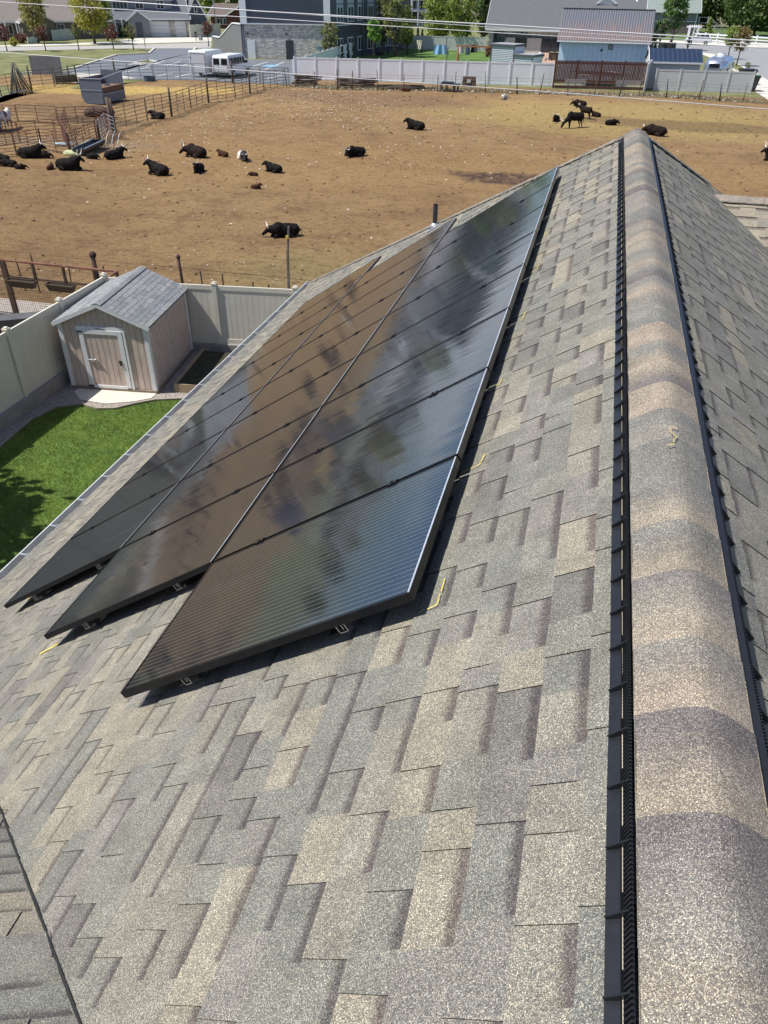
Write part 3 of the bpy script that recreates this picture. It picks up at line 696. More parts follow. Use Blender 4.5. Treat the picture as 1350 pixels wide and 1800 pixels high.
o = cap_run('ridge_cap', A, B, Rm @ Vector((-math.cos(sl), 0, -math.sin(sl))), Rm @ Vector((math.cos(sl), 0, -math.sin(sl))), .13, .14, .012, .03, pal=[(.22, .235, .255), (.25, .265, .28)], th=.004)
FRo = FR[shed.name]; o.parent = shed; o.data.transform(shed.matrix_world.inverted() if False else FRo.inverted() @ FR[house.name])

# garden bed, soil
t = thing('garden_bed', 'raised timber garden bed with dark soil beside the shed', 'garden bed', (-9.85, 15.7, 0), rad(7))
PLK = mat('bed_plank', (.33, .25, .16), .85, .3, 8, stretch=(.3, 4, 4))
g = MB(); g.box((1., 0, .12), (2.0, .04, .24)); g.build('plank', PLK, t); g = MB(); g.box((0, 1.15, .12), (.04, 2.26, .24)); g.build('plank', PLK, t)
g = MB(); g.box((1.02, 1.15, .09), (1.98, 2.22, .16)); g.build('soil', mat('bed_soil', (.028, .022, .015), .95, .5, 9, col2=(.045, .05, .02), bump=1.), t)

# ------------------------------------------------------------------ trees
def leafmat(name, c, c2, tr=.3): return mat(name, c, .6, .3, .9, col2=c2, trans=tr, detail=6)
def tree(label, x, y, h, w_, kind='round', lm=None, n=2600, ls=.16, trunk=.28, cat='tree', bare=False, name='tree', z0=.0, group=None, seed=None, tw=None):
    rr = random.Random(seed if seed is not None else int(x*91+y*17+h*7))
    t = thing(name, label, cat, (x, y, z0), rr.uniform(0, 6), group)
    tb = h*trunk; rt_ = tw or max(.035, h*.020)
    g = MB(); top = h*.8
    g.tube([(0, 0, -.1), (rr.uniform(-.02, .02)*h, 0, tb), (rr.uniform(-.04, .04)*h, rr.uniform(-.04, .04)*h, top)], [rt_*1.4, rt_, rt_*.25], 7)
    ends = []
    nb = 9 if kind != 'column' else 12
    for k in range(nb):
        a = 2.4*k+rr.uniform(-.4, .4); z1 = tb*.85+(h-tb)*.62*k/nb
        if kind == 'column': r_ = w_*.36*(1-.6*k/nb)
        elif kind == 'cone': r_ = w_*.45*(1-.9*k/nb)
        else: r_ = w_*.42*math.sin(math.pi*(.25+.62*k/nb))
        e = Vector((r_*math.cos(a), r_*math.sin(a), z1+(h-tb)*.22)); m_ = Vector((e.x*.5, e.y*.5, z1+(h-tb)*.07))
        g.tube([(0, 0, z1), m_, e], [rt_*.5, rt_*.33, rt_*.12], 5); ends.append(e)
        if bare:
            for q in range(5):
                f_ = e+Vector((rr.uniform(-1, 1), rr.uniform(-1, 1), rr.uniform(-.2, 1)))*w_*.22; g.tube([m_.lerp(e, rr.random()), f_], [rt_*.15, rt_*.05], 3); ends.append(f_)
    g.build('trunk', mat('tree_bark', (.10, .08, .06), .9, .3, 8), t)
    if n:
        cl = []
        H = h-tb
        for k in range(70 if n > 1500 else 34):
            z = rr.random()
            if kind == 'cone': rad_ = (1-z)*.95+.05
            elif kind == 'column': rad_ = (math.sin(math.pi*min(1, .12+z*.9))**.6)*.9
            elif kind == 'vase': rad_ = .35+.65*math.sin(math.pi*min(1, .1+z*.75))
            else: rad_ = math.sqrt(max(0., 1-(2*z-1)**2))
            a = rr.uniform(0, 6.28); q = rad_*math.sqrt(rr.uniform(.15, 1))*w_*.46
            cl.append((Vector((q*math.cos(a), q*math.sin(a), tb+H*(.05+.9*z))), w_*rr.uniform(.07, .15)*(.7 if kind != 'round' else 1)))
        V = []; F = []
        for i in range(n):
            c, s_ = rr.choice(cl); p = c+Vector((rr.gauss(0, 1), rr.gauss(0, 1), rr.gauss(0, .9)))*s_*.75
            if p.z < tb*.7: p.z = tb*.7+rr.random()*.2
            u_ = Vector((rr.gauss(0, 1), rr.gauss(0, 1), rr.gauss(0, 1))).normalized(); v_ = u_.orthogonal().normalized()*ls*rr.uniform(.5, 1.); u2 = u_.cross(v_).normalized()*ls*rr.uniform(.35, .7)
            k = len(V); V += [p-v_, p+u2, p+v_, p-u2]; F.append((k, k+1, k+2, k+3))
        me = bpy.data.meshes.new('crown'); me.from_pydata([tuple(q) for q in V], [], F); me.materials.append(lm); o = bpy.data.objects.new('crown', me); C.objects.link(o); o.parent = t
    return t
LGRN = leafmat('leaf_fresh', (.15, .23, .03), (.30, .38, .06)); LYEL = leafmat('leaf_yellow', (.34, .35, .05), (.55, .50, .09)); LDK = leafmat('leaf_dark', (.05, .10, .02), (.12, .19, .045)); LRED = leafmat('leaf_red', (.15, .055, .045), (.25, .10, .07)); LOLV = leafmat('leaf_olive', (.16, .17, .07), (.30, .30, .12)); LCON = leafmat('leaf_conifer', (.025, .06, .02), (.05, .10, .03), .1); LWIL = leafmat('leaf_willow', (.20, .29, .05), (.36, .44, .09))
def TG(label, px, py, hpx, wpx, kind, lm, n=2600, ls=.16, **k):
    P = G(px, py); d = dep(P)
    return tree(label, P.x, P.y, hpx*d/F0*1.01, wpx*d/F0, kind, lm, n, ls, **k)

# ================================================================== power lines
LW = mat('cable_insulation', (.62, .62, .63), .4, .05, 3)
def wire(label, pts, r, y=23.):
    P = []
    for px, py in pts:
        d = ray(px, py); k = (y-CAM.y)/d.y; P.append(CAM+d*k)
    # extend both ends along a shallow line
    a, b = P[0], P[-1]; P = [a+(a-P[1]).normalized()*14]+P+[b+(b-P[-2]).normalized()*10]
    g = MB(); g.tube(P, r, 6); return g.build('power_line', LW)
tag(wire('', [(0, -12), (460, 20), (880, 44), (1350, 73)], .016), 'upper pale overhead power line crossing the top of the view', 'power line')
tag(wire('', [(0, 3.5), (460, 32), (880, 58), (1350, 85)], .010), 'second pale overhead power line just under the top one', 'power line')
tag(wire('', [(0, 92), (460, 126), (840, 153), (1000, 164), (1350, 192)], .010), 'lowest pale overhead line crossing in front of the pen fences', 'power line')
tag(wire('', [(690, 36), (880, 49), (1350, 79)], .007, y=23.4), 'thin pale cable running between the two upper power lines', 'power line')

# ================================================================== pipe fences
def pipe_fence(label, pts, h, m, rails=6, n_st=.9, post=3, pm=None, pr=.02, posth=1.25, name='pipe_fence', gates=()):
    P = [G(*p) if len(p) == 2 else Vector(p) for p in pts]
    t = thing(name, label, 'fence', (P[0].x, P[0].y, 0)); cnt = 0
    for a, b in zip(P[:-1], P[1:]):
        L = (b-a).length; n = max(1, round(L/3.4)); d = (b-a)/n
        for i in range(n):
            p, q = a+d*i, a+d*(i+1); g = MB(); hh = h*R.uniform(.96, 1.04); z0 = R.uniform(.12, .22); p2, q2 = p.lerp(q, .015), p.lerp(q, .985)
            for k in range(rails):
                z = z0+(hh-z0)*k/(rails-1); dz = R.uniform(-.02, .02); g.bar(p2+Vector((0, 0, z)), q2+Vector((0, 0, z+dz)), pr*1.6, pr*(2.0 if k == rails-1 else 1.5))
            ns_ = max(2, round((q-p).length/n_st))
            for k in range(ns_+1):
                c = p2.lerp(q2, k/ns_); g.bar(c+Vector((0, 0, .03)), c+Vector((0, 0, hh)), pr*2, pr*1.6)
            g.build('fence_panel', m, t, world=True)
            if cnt % post == 0:
                g = MB(); a_ = R.uniform(-.05, .05); g.tube([p+Vector((0, 0, -.1)), p+Vector((a_, R.uniform(-.05, .05), h*posth))], [.085, .075], 7); g.build('post', pm or WOOD, t, world=True)
            cnt += 1
    return t
pipe_fence('long weathered green pipe fence along the parking lot edge of the straw pen', [(-30, 178), (3, 170), (56, 158), (97, 154), (136, 146), (204, 141), (271, 142), (342, 142), (409, 146), (508, 150)], 1.55, GREENP, 6, 1.5, post=3)
pipe_fence('green pipe fence dividing the straw pen from the pasture', [(203, 229), (260, 214), (302, 204), (367, 181), (414, 173), (464, 160), (510, 152)], 1.55, GREENP, 7, 1.2, post=2)
pipe_fence('rusty red pipe fence along the front of the cattle pens', [(-30, 284), (31, 277), (76, 267), (125, 275), (172, 250), (200, 232)], 1.25, RUST, 7, 1.3, post=9, pr=.018, posth=1.05)
pipe_fence('rusty pipe fence at the back of the pen behind the white cow', [(-12, 214), (33, 217), (104, 221), (170, 218), (200, 231)], 1.15, RUST, 6, 1.7, post=9, pr=.018, posth=1.05)
pipe_fence('leaning rusty pipe panels crossing the middle of the pens', [(-12, 258), (36, 252), (100, 248), (176, 236)], 1.2, RUST, 7, 1.1, post=9, pr=.016, posth=1.05)
pipe_fence('rusty pipe cross fence near the black trough', [(125, 274), (112, 246), (120, 222)], 1.2, RUST, 6, 1.1, post=9, pr=.016, posth=1.05)
pipe_fence('grey pipe gate panels at the pen corner post', [(176, 250), (188, 236), (205, 243)], 1.25, GALV, 6, 1.0, post=9, pr=.022, posth=1.02)
P = G(201, 233); g = MB(); g.tube([(P.x, P.y, -.1), (P.x-.15, P.y, 2.1)], [.13, .12], 8); tag(g.build('corner_post', WOOD), 'thick dark corner post where the pen fences meet', 'post')
P = G(190, 262); t = thing('curved_rib_rack', 'curved dark metal rib rack below the pen corner post', 'feed rack', (P.x, P.y, 0)); 
for k in range(6):
    g = MB(); x = -.45+k*.2; g.tube([(x, 0, .02), (x+.05, .25, .35), (x-.02, .5, .6), (x+.12, .7, .95)], .02, 5); g.build('rib', GALV if k % 2 else RUST, t)
# trough
A, B = G(140, 276), G(177, 258); t = thing('feed_trough', 'dark half barrel feed trough with pale blue rim beside the rusty fence', 'trough', tuple(A), math.atan2((B-A).y, (B-A).x)); Lt = (B-A).length
g = MB(); N_ = 10
ring = [(.36*math.cos(math.pi+math.pi*i/N_), .42+.38*math.sin(math.pi+math.pi*i/N_)) for i in range(N_+1)]
inn = [(.32*math.cos(math.pi+math.pi*i/N_), .43+.34*math.sin(math.pi+math.pi*i/N_)) for i in range(N_+1)][::-1]
g.prism(ring+inn, 'x', 0, Lt); g.prism(ring, 'x', -.02, .02); g.prism(ring, 'x', Lt-.02, Lt+.02); g.build('trough_body', DARKM, t)
g = MB(); g.box((Lt/2, .35, .44), (Lt, .05, .04)); g.box((Lt/2, -.35, .44), (Lt, .05, .04)); g.build('rim', mat('pale_blue_rim', (.25, .34, .42), .5, .2, 5), t)
# pale sack heap & sheet
P = G(112, 279); g = MB(); g.ell((P.x, P.y+.8, .14), (.5, .3, .22), 14, 8); g.ell((P.x+.35, P.y+.85, .12), (.3, .25, .16), 10, 6); tag(g.build('feed_sack', mat('pale_green_sack', (.42, .44, .24), .8, .3, 4)), 'pale yellow green sack lying behind the trough', 'sack')
P = G(112, 258); g = MB(); g.box((P.x, P.y, .16), (1.1, .5, .05), rz=.3); g.box((P.x+.1, P.y, .20), (.8, .3, .05), rz=.5); tag(g.build('plastic_lid', mat('pale_blue_plastic', (.45, .55, .60), .5, .1, 4)), 'pale blue plastic lid lying inside the pens', 'lid')
# feeder bin
A, B = G(152, 183), G(184, 184.5); d = (B-A).normalized(); rz = math.atan2(d.y, d.x); Wf = (B-A).length*1.15; Df = 3.6
t = thing('hay_feeder', 'grey blue sheet metal hay feeder box standing in the straw pen', 'feeder', tuple(A-d*.25), rz)
SHM = mat('grey_blue_sheet', (.13, .15, .19), .5, .12, 2); hF = 1.85
g = MB(); prof = [(.25, .05), (Wf, .05), (Wf, hF-.05), (Wf-.06, hF), (-.05, hF), (-.05, .55), (.1, .2)]
g.prism(prof, 'y', 0, .05); g.build('front_sheet', SHM, t)
g = MB(); g.prism([(p[0], p[1]+.35*(p[1] > 1)) for p in prof], 'y', Df-.05, Df); g.build('back_sheet', SHM, t)
g = MB(); g.box((-.02, Df/2, hF/2+.3), (.05, Df, hF-.6)); g.bar((-.02, Df/2, .58), (.28, Df/2, .08), Df, .04, up=(0, 1, 0)); g.box((Wf/2, Df/2, .10), (Wf-.4, Df-.1, .05)); g.build('side_sheet', SHM, t)
g = MB(); g.box((Wf-.03, Df/2, .4), (.05, Df, .62)); g.build('side_sheet', SHM, t)
g = MB(); g.bar((Wf, 0, hF), (Wf, Df, hF+.3), .05, .06); g.bar((Wf, .05, .75), (Wf, Df, .75), .05, .05); g.box((Wf/2, .0, hF+.01), (Wf+.06, .07, .05)); g.box((Wf/2, -.03, 1.05), (Wf, .01, .03)); g.build('rim', mat('pale_rim', (.38, .42, .47), .5, .1), t)
g = MB(); g.box((Wf*.5, Df/2, .75), (Wf*.9, Df-.2, .9)); g.build('hay', mat('old_hay', (.17, .10, .06), .95, .4, 5, bump=1.), t)
# blue drum at the far left
P = G(-26, 232); g = MB(); g.box((P.x, P.y, 1.05), (1.6, 1.6, 2.1), rz=.2); g.box((P.x, P.y, 2.13), (1.7, 1.7, .06), rz=.2); tag(g.build('loafing_shelter', mat('purple_blue_sheet', (.12, .13, .24), .6, .1, 2)), 'blue sheet metal shelter at the left edge behind the white cow', 'shelter')
# pole stack (teepee)
P = G(33, 166); t = thing('pole_stack', 'cone shaped stack of leaning weathered poles behind the green pipe fence', 'pole stack', (P.x, P.y+.5, 0)); PM = mat('grey_green_pole', (.14, .14, .10), .85, .3, 4)
for k in range(26):
    a = k*.2417; r_ = 1.05*R.uniform(.8, 1.1); g = MB(); g.tube([(r_*math.cos(a), r_*math.sin(a)*.8, 0), (.12*math.cos(a)+R.uniform(-.1, .1)-.3, .1*math.sin(a), 2.25*R.uniform(.9, 1.08))], .035, 5); g.build('pole', PM, t)
# mesh windbreak
A, B = G(58, 133), G(111, 133); t = thing('windbreak_screen', 'pale grey corrugated windbreak screen beyond the green pipe fence', 'screen', tuple(A), math.atan2((B-A).y, (B-A).x)); Lw = (B-A).length
SCR = mat('pale_grey_sheet', (.34, .36, .35), .6, .1, 1.5); g = MB(); nW = 60
for k in range(nW):
    a, b = Lw*k/nW, Lw*(k+1)/nW; ya, yb = (.03 if k % 2 else 0), (0 if k % 2 else .03); g.face([(a, ya, .1), (b, yb, .1), (b, yb, 1.75), (a, ya, 1.75)])
g.build('corrugated_sheet', SCR, t); g = MB(); g.box((Lw/2, 0, 1.78), (Lw+.1, .1, .06)); g.box((Lw*.66, -.05, .9), (.06, .06, 1.8)); g.box((0, 0, .9), (.08, .08, 1.8)); g.box((Lw, 0, .9), (.08, .08, 1.8)); g.build('frame', GALV, t)
# dark hay rack
A, B = G(100, 150), G(137, 148); t = thing('hay_rack', 'dark metal hay rack beside the green pipe fence behind the feeder box', 'hay rack', tuple(A), math.atan2((B-A).y, (B-A).x)); Lw = (B-A).length
g = MB()
for k in range(6): g.box((Lw/2, .04*k, .25+.16*k), (Lw, .04, .05))
for k in range(4): g.box((Lw*k/3, 0, .8), (.06, .06, 1.7))
g.box((Lw/2, .5, .5), (Lw, .9, .6)); g.build('rack_frame', GREENP, t)
P = G(266, 142); g = MB(); g.tube([(P.x, P.y-.3, 0), (P.x, P.y-.3, .42)], [.55, .6], 16, cap=False); g.tube([(P.x, P.y-.3, .05), (P.x, P.y-.3, .3)], [.5, .54], 16); tag(g.build('water_tub', mat('blue_black_tub', (.06, .10, .14), .5, .2)), 'dark blue water tub under the green fence post', 'tub')
P = G(173, 205); g = MB(); g.ell((P.x, P.y, .35), (1.0, .5, .42), 12, 7); g.ell((P.x+.8, P.y+.2, .3), (.5, .4, .3), 10, 6); g.ell((P.x-.6, P.y-.1, .25), (.5, .4, .3), 10, 6); tag(g.build('hay_bale', mat('dark_old_hay', (.07, .045, .035), .95, .4, 4, bump=1.)), 'dark rotten hay heap behind the pen fence', 'hay heap')

# far pasture fence: posts, wires, rails, brush
t = thing('wire_fence', 'wire and post fence along the far edge of the pasture', 'fence', tuple(G(512, 154))); FPt = [G(*p) for p in ((512, 154), (590, 158), (700, 160), (760, 160), (860, 164), (1000, 168), (1130, 171), (1220, 175), (1350, 184), (1420, 188))]
g = MB()
for a, b in zip(FPt[:-1], FPt[1:]):
    for z in (.3, .55, .8, 1.05, 1.3): g.bar(a+Vector((0, 0, z)), b+Vector((0, 0, z+.02)), .012, .014)
    n = max(1, int((b-a).length/.9))
    for k in range(n):
        c = a.lerp(b, k/n); g.bar(c+Vector((0, 0, .1)), c+Vector((0, 0, 1.3)), .012, .012)
g.build('wire', mat('grey_wire', (.16, .15, .14), .6, .2), t, world=True)
for a, b in zip(FPt[:-1], FPt[1:]):
    n = max(1, int((b-a).length/1.9))
    for k in range(n):
        c = a.lerp(b, (k+R.uniform(-.2, .2))/n); g = MB(); l = R.uniform(-.22, .22); g.tube([(c.x, c.y, -.1), (c.x+l, c.y, R.uniform(1.3, 1.9))], R.uniform(.03, .065), 6); g.build('post', R.choice([WOOD, DARKM]), t, world=True)
def rails(label, pxs, y0, n, h, m):
    A, B = G(pxs[0], y0), G(pxs[1], y0+(pxs[1]-pxs[0])*.02); t = thing('rail_stack', label, 'rail stack', tuple(A))
    for k in range(n):
        g = MB(); z = .05+h*k/n; g.tube([A+Vector((R.uniform(-.3, .3), R.uniform(0, .5), z)), A.lerp(B, .5)+Vector((0, R.uniform(0, .5), z+R.uniform(-.03, .05))), B+Vector((R.uniform(-.3, .3), R.uniform(0, .5), z+R.uniform(-.05, .05)))], .05, 5); g.build('rail', m, t, world=True)
rails('dark stack of old rails at the left end of the far fence', (513, 560), 152, 12, 1.0, WOOD); rails('dark stack of old rails against the middle of the white fence', (590, 660), 155, 12, .9, WOOD); rails('low scattered dark rails right of the rail stacks', (662, 745), 158, 6, .45, WOOD)
g = MB()
for k in range(700):
    i = R.randrange(len(FPt)-2); c = FPt[i].lerp(FPt[i+1], R.random()); s_ = R.uniform(.05, .22); g.ell((c.x+R.uniform(-.5, .5), c.y+R.uniform(.1, 3.0), s_*.2), (s_, s_*.7, s_*.45), 6, 4, M=Matrix.Rotation(R.uniform(0, 6), 3, 'Z'))
o = g.build('fence_rubble', mat('rubble', (.38, .34, .28), .95, .4, 2)); o['kind'] = 'stuff'; o['label'] = 'pale rubble and litter along the far fence line'
g = MB()
for k in range(5000):
    i = R.randrange(len(FPt)-2); c = FPt[i].lerp(FPt[i+1], R.random()); a = R.uniform(0, 6); x, y = c.x, c.y+R.uniform(.1, 2.2); h = R.uniform(.1, .45); g.v += [Vector((x+.02, y, 0)), Vector((x-.02, y, 0)), Vector((x+h*.4*math.cos(a), y+h*.4*math.sin(a), h))]; n = len(g.v); g.f.append((n-3, n-2, n-1)); g.mi.append(0); g.sm.append(False)
o = g.build('dry_weeds', mat('dry_weed', (.22, .19, .10), .9, .4, .8), fix=False); o['kind'] = 'stuff'; o['label'] = 'dry weeds growing along the far fence line'
P = G(790, 161); t = thing('feed_cart', 'black flat feed cart standing by the far fence', 'cart', tuple(P)); g = MB(); g.box((0, 0, .62), (1.9, .8, .12)); g.box((-.2, 0, .75), (1.1, .7, .16)); g.build('deck', DARKM, t)
for x in (-.8, -.3, .4, .8): g = MB(); g.box((x, -.3, .3), (.08, .08, .6)); g.box((x, .3, .3), (.08, .08, .6)); g.build('leg', DARKM, t)
P = G(823, 158); t = thing('brick_stack', 'small stack of dark bricks behind the far fence right of the cart', 'brick stack', tuple(P)); g = MB(); g.box((0, .3, .5), (1.3, .5, .5)); g.box((0, .28, .95), (1.2, .5, .35)); g.build('bricks', mat('dark_brick', (.12, .08, .065), .9, .5, 6), t); g = MB(); g.box((0, .0, .75), (.35, .06, .3)); g.build('label_patch', mat('patch', (.5, .5, .48), .9, .1), t)

# near field fence behind the yard
g = MB(); t = thing('field_fence', 'thin wire stock fence with steel posts just beyond the vinyl fence', 'fence', (-14, 21, 0))
Wm = mat('rust_wire', (.10, .075, .06), .7, .3); NP = [(-22, 21.0), (-13.4, 21.2), (-9.0, 21.4), (-6, 21.6)]
for a, b in zip(NP[:-1], NP[1:]):
    for z in (.35, .6, .85): g.bar((*a, z), (*b, z), .004, .004)
g.build('wire', Wm, t, world=True)
for x in (-21, -19.6, -18.2, -17.6, -16.3, -15.0, -14.1, -12.3, -11.6, -10.9, -9.9, -9.4):
    g = MB(); h = R.uniform(1.0, 1.3); g.bar((x, 21.2+R.uniform(-.1, .1), 0), (x+R.uniform(-.04, .04), 21.2, h), .03, .03); g.build('post', DARKM, t, world=True)
P = G(322, 503); g = MB(); g.tube([(P.x, P.y, -.1), (P.x-.04, P.y, .95)], .05, 7); g.ell((P.x-.03, P.y, .98), (.07, .07, .09)); tag(g.build('wooden_post', mat('burnt_post', (.06, .035, .03), .9, .3)), 'short dark wooden post with a knob top above the shed roof', 'post')
P = G(64, 517); g = MB(); g.tube([(-15.05, 20.9, -.1), (-15.1, 20.9, 1.5)], .07, 7); g.ell((-15.08, 20.9, 1.55), (.12, .09, .12)); tag(g.build('wooden_post', mat('burnt_post', (.06, .035, .03), .9, .3)), 'dark knobbed wooden post behind the planter railing', 'post')
P = G(508, 524); g = MB(); g.bar((P.x, P.y, -.1), (P.x+.05, P.y, 1.5), .075, .06); g.bar((P.x+.05, P.y, 1.45), (P.x+.13, P.y, 2.3), .07, .05); o = tag(g.build('tall_pole', mat('grey_pole_wood', (.16, .14, .12), .85, .3, 8)), 'tall thin grey pole standing behind the vinyl fence beside the roof', 'pole'); FR[o.name] = Matrix.Identity(4)
g = MB(); g.box((P.x+.08, P.y-.04, 1.98), (.09, .06, .09)); g.build('insulator', mat('yellow_plastic', (.55, .42, .06), .5, .1), o)

# rust railing with planters (neighbour)
t = thing('planter_railing', 'rusty steel railing with wire mesh beyond the left vinyl fence', 'railing', (-18, 19, 0))
RS = mat('red_rust_rail', (.20, .085, .055), .65, .35, 5); DR = mat('dark_rust', (.085, .05, .035), .75, .3, 6)
xa, xb, yy, hh = -20.5, -13.0, 18.9, 1.82
g = MB(); g.box(((xa-16.0)/2, yy, hh), (-16.0-xa, .06, .05)); g.box(((-16.0+xb)/2, yy, hh), (xb+16.0, .07, .05)); g.bar((xb, yy, hh), (xb+.1, yy-1.6, hh), .06, .05); g.build('top_rail', RS, t, world=True)
g = MB(); g.box(((xa+xb)/2, yy, 1.35), (xb-xa, .05, .05)); g.box(((xa+xb)/2, yy, .12), (xb-xa, .06, .06)); g.build('lower_rail', DR, t, world=True)
for x in (-19.6, -18.0, -16.75, -15.75, -14.75, -13.75, -13.02):
    g = MB(); big = x == -16.75; g.box((x, yy, hh/2 if big else 1.55 if x != -13.02 else .95), ((.16 if big else .06), .08, hh if big else .52 if x != -13.02 else 1.7)); g.build('post', DR, t, world=True)
g = MB(); g.bar((-16.75, yy, .02), (-16.4, yy-1.0, .02), .1, .1); g.build('brace', DR, t, world=True)
g = MB()
for k in range(int((xb-xa)/.075)): g.box((xa+.075*k, yy, .74), (.005, .005, 1.2))
for k in range(16): g.box(((xa+xb)/2, yy, .16+k*.075), (xb-xa, .005, .005))
o = g.build('wire_mesh', Wm, t, world=True)
for i, (x, l, lab) in enumerate(((-16.15, .95, 'brown trough planter nearest the left edge of the railing'), (-14.85, .9, 'brown trough planter in the middle of the railing'), (-13.65, .7, 'brown trough planter nearest the vinyl fence corner'))):
    p = thing('planter_box', lab, 'planter', (x, yy-.14, 1.12), group='planters hanging on the rusty railing')
    g = MB(); k = 0
    for z, a, b in ((.0, l-.16, .14), (.20, l, .22)): pass
    v = [(-l/2+.08, -.07, 0), (l/2-.08, -.07, 0), (l/2-.08, .07, 0), (-l/2+.08, .07, 0), (-l/2, -.11, .2), (l/2, -.11, .2), (l/2, .11, .2), (-l/2, .11, .2)]
    for q in ((0, 3, 2, 1), (0, 1, 5, 4), (1, 2, 6, 5), (2, 3, 7, 6), (3, 0, 4, 7)): g.face([v[i_] for i_ in q])
    g.box((0, -.11, .2), (l+.03, .02, .03)); g.box((0, .11, .2), (l+.03, .02, .03)); g.box((-l/2, 0, .2), (.02, .2, .03)); g.box((l/2, 0, .2), (.02, .2, .03)); g.build('box', mat('brown_planter', (.10, .07, .05), .7, .1), p)
    g = MB(); g.box((0, 0, .15), (l-.06, .17, .03)); g.build('soil', mat('bed_soil', (0, 0, 0)), p)
sheet('neighbour_yard', [(-30, 14), (-12.95, 14), (-12.95, 18.6), (-30, 18.6)], .012, mat('neighbour_grass', (.10, .10, .03), .95, .4, 2, col2=(.20, .16, .09), detail=8), px=False)
sheet('gravel_strip', [(-30, 19.1), (-13.2, 19.1), (-13.2, 20.4), (-30, 20.4)], .016, mat('pale_gravel', (.34, .30, .26), .95, .3, 8, bump=.6), px=False)
g = MB(); g.box((-15.2, 17.9, .35), (2.6, .5, .7), rz=.55); tag(g.build('stone_block', mat('dark_block', (.09, .09, .10), .8, .2)), 'dark grey stone block at the foot of the railing', 'block')

# ================================================================== cattle
def cow_mesh(pose, hy=0., seed=0):
    rr = random.Random(seed); g = MB()
    def E(c, r, rx=0, ry=0, rz=0): g.ell(c, r, 14, 10, M=Euler((rx, ry, rz)).to_matrix())
    def T(a, b, r1, r2): g.tube([a, Vector(a).lerp(Vector(b), .5), b], [r1, (r1+r2)/2, r2], 10)
    horn = None
    if pose in ('up', 'down', 'flat'):
        E((0, 0, .37), (.80, .41, .37)); E((.42, 0, .44), (.42, .35, .40)); E((-.5, .04, .35), (.38, .37, .33)); E((0, 0, .62), (.6, .10, .09)); E((-.62, .05, .55), (.16, .16, .11))
        T((-.45, .26, .25), (-.02, .43, .12), .16, .09); T((-.02, .43, .10), (-.42, .50, .06), .07, .05); T((-.5, -.25, .2), (-.1, -.38, .1), .15, .08)
        T((.48, .18, .22), (.82, .25, .09), .12, .07); T((.82, .25, .07), (.50, .32, .05), .06, .045); T((.5, -.18, .2), (.85, -.2, .08), .12, .06); T((.85, -.2, .07), (.6, -.28, .05), .06, .045)
        T((-.86, .02, .45), (-.98, .16, .06), .035, .03)
        if pose == 'up': nb, hb, hd = Vector((.55, 0, .55)), Vector((.86, 0, .80)), Vector((.30, 0, -.20))
        else: nb, hb, hd = Vector((.60, 0, .48)), Vector((1.0, 0, .50)), Vector((.34, 0, -.26))
        nr = (.31, .19)
    else:
        E((0, 0, .90), (.72, .30, .33)); E((.45, 0, .92), (.33, .25, .38)); E((-.52, 0, .98), (.28, .27, .28)); E((0, 0, 1.16), (.55, .08, .07))
        for sx, sy in ((.48, .15), (.44, -.15)): T((sx, sy, .75), (sx+rr.uniform(-.03, .08), sy, .40), .12, .06); T((sx+.02, sy, .42), (sx+rr.uniform(-.05, .03), sy, .03), .055, .05)
        for sx, sy in ((-.58, .16), (-.5, -.16)): T((sx, sy, .85), (sx+.08, sy, .5), .16, .075); T((sx+.08, sy, .5), (sx-.06, sy, .30), .07, .05); T((sx-.06, sy, .30), (sx-.02, sy, .03), .048, .05)
        T((-.78, 0, 1.05), (-.84, 0, .45), .035, .04); E((-.3, 0, .66), (.22, .12, .10))
        if pose == 'graze': nb, hb, hd = Vector((.62, 0, .88)), Vector((1.02, 0, .48)), Vector((.16, 0, -.36)); nr = (.22, .13)
        else: nb, hb, hd = Vector((.62, 0, 1.02)), Vector((.98, 0, 1.22)), Vector((.36, 0, -.14)); nr = (.24, .14)
    Q = Matrix.Rotation(hy, 3, 'Z')
    def tn(v): return nb+Q @ (Vector(v)-nb)
    T(nb-Vector((.08, 0, .06)), tn(hb), *nr); h1 = tn(hb+hd); h0 = tn(hb)
    E(h0, (.15, .125, .14)); T(h0, h1, .135, .085); E(h1, (.09, .085, .08)); sd_v = Q @ Vector((0, 1, 0))
    for s_ in (-1, 1): T(h0+sd_v*s_*.11+Vector((0, 0, .03)), h0+sd_v*s_*.28+Vector((0, 0, .0)), .05, .03)
    # one continuous skin: voxel remesh
    o = g.build('tmp', DARKM); md = o.modifiers.new('r', 'REMESH'); md.mode = 'VOXEL'; md.voxel_size = .035; m2 = o.modifiers.new('s', 'SMOOTH'); m2.factor = .5; m2.iterations = 4
    dg = bpy.context.evaluated_depsgraph_get(); me = bpy.data.meshes.new_from_object(o.evaluated_get(dg)); me.materials.clear()
    for p in me.polygons: p.use_smooth = True
    bpy.data.objects.remove(o); return me, h0, h1, sd_v
def hornm(h0, h1, sd_v, kind):
    f = (h1-h0).normalized(); up = sd_v.cross(f)*-1
    if up.z < 0: up = -up
    up = (up+Vector((0, 0, .8))).normalized(); out = []
    for s_ in (-1, 1):
        g = MB(); b = h0+sd_v*s_*.08+up*.10
        if kind == 'lyre': pts = [b, b+sd_v*s_*.16+up*.04, b+sd_v*s_*.26+up*.2, b+sd_v*s_*.22+up*.42]
        elif kind == 'wide': pts = [b, b+sd_v*s_*.2+up*.02, b+sd_v*s_*.36+up*.08, b+sd_v*s_*.42+up*.22]
        else: pts = [b, b+sd_v*s_*.1+up*.04, b+sd_v*s_*.17+up*.12, b+sd_v*s_*.16+up*.19]
        g.tube(pts, [.038, .036, .030, .010], 7); out.append(g)
    return out
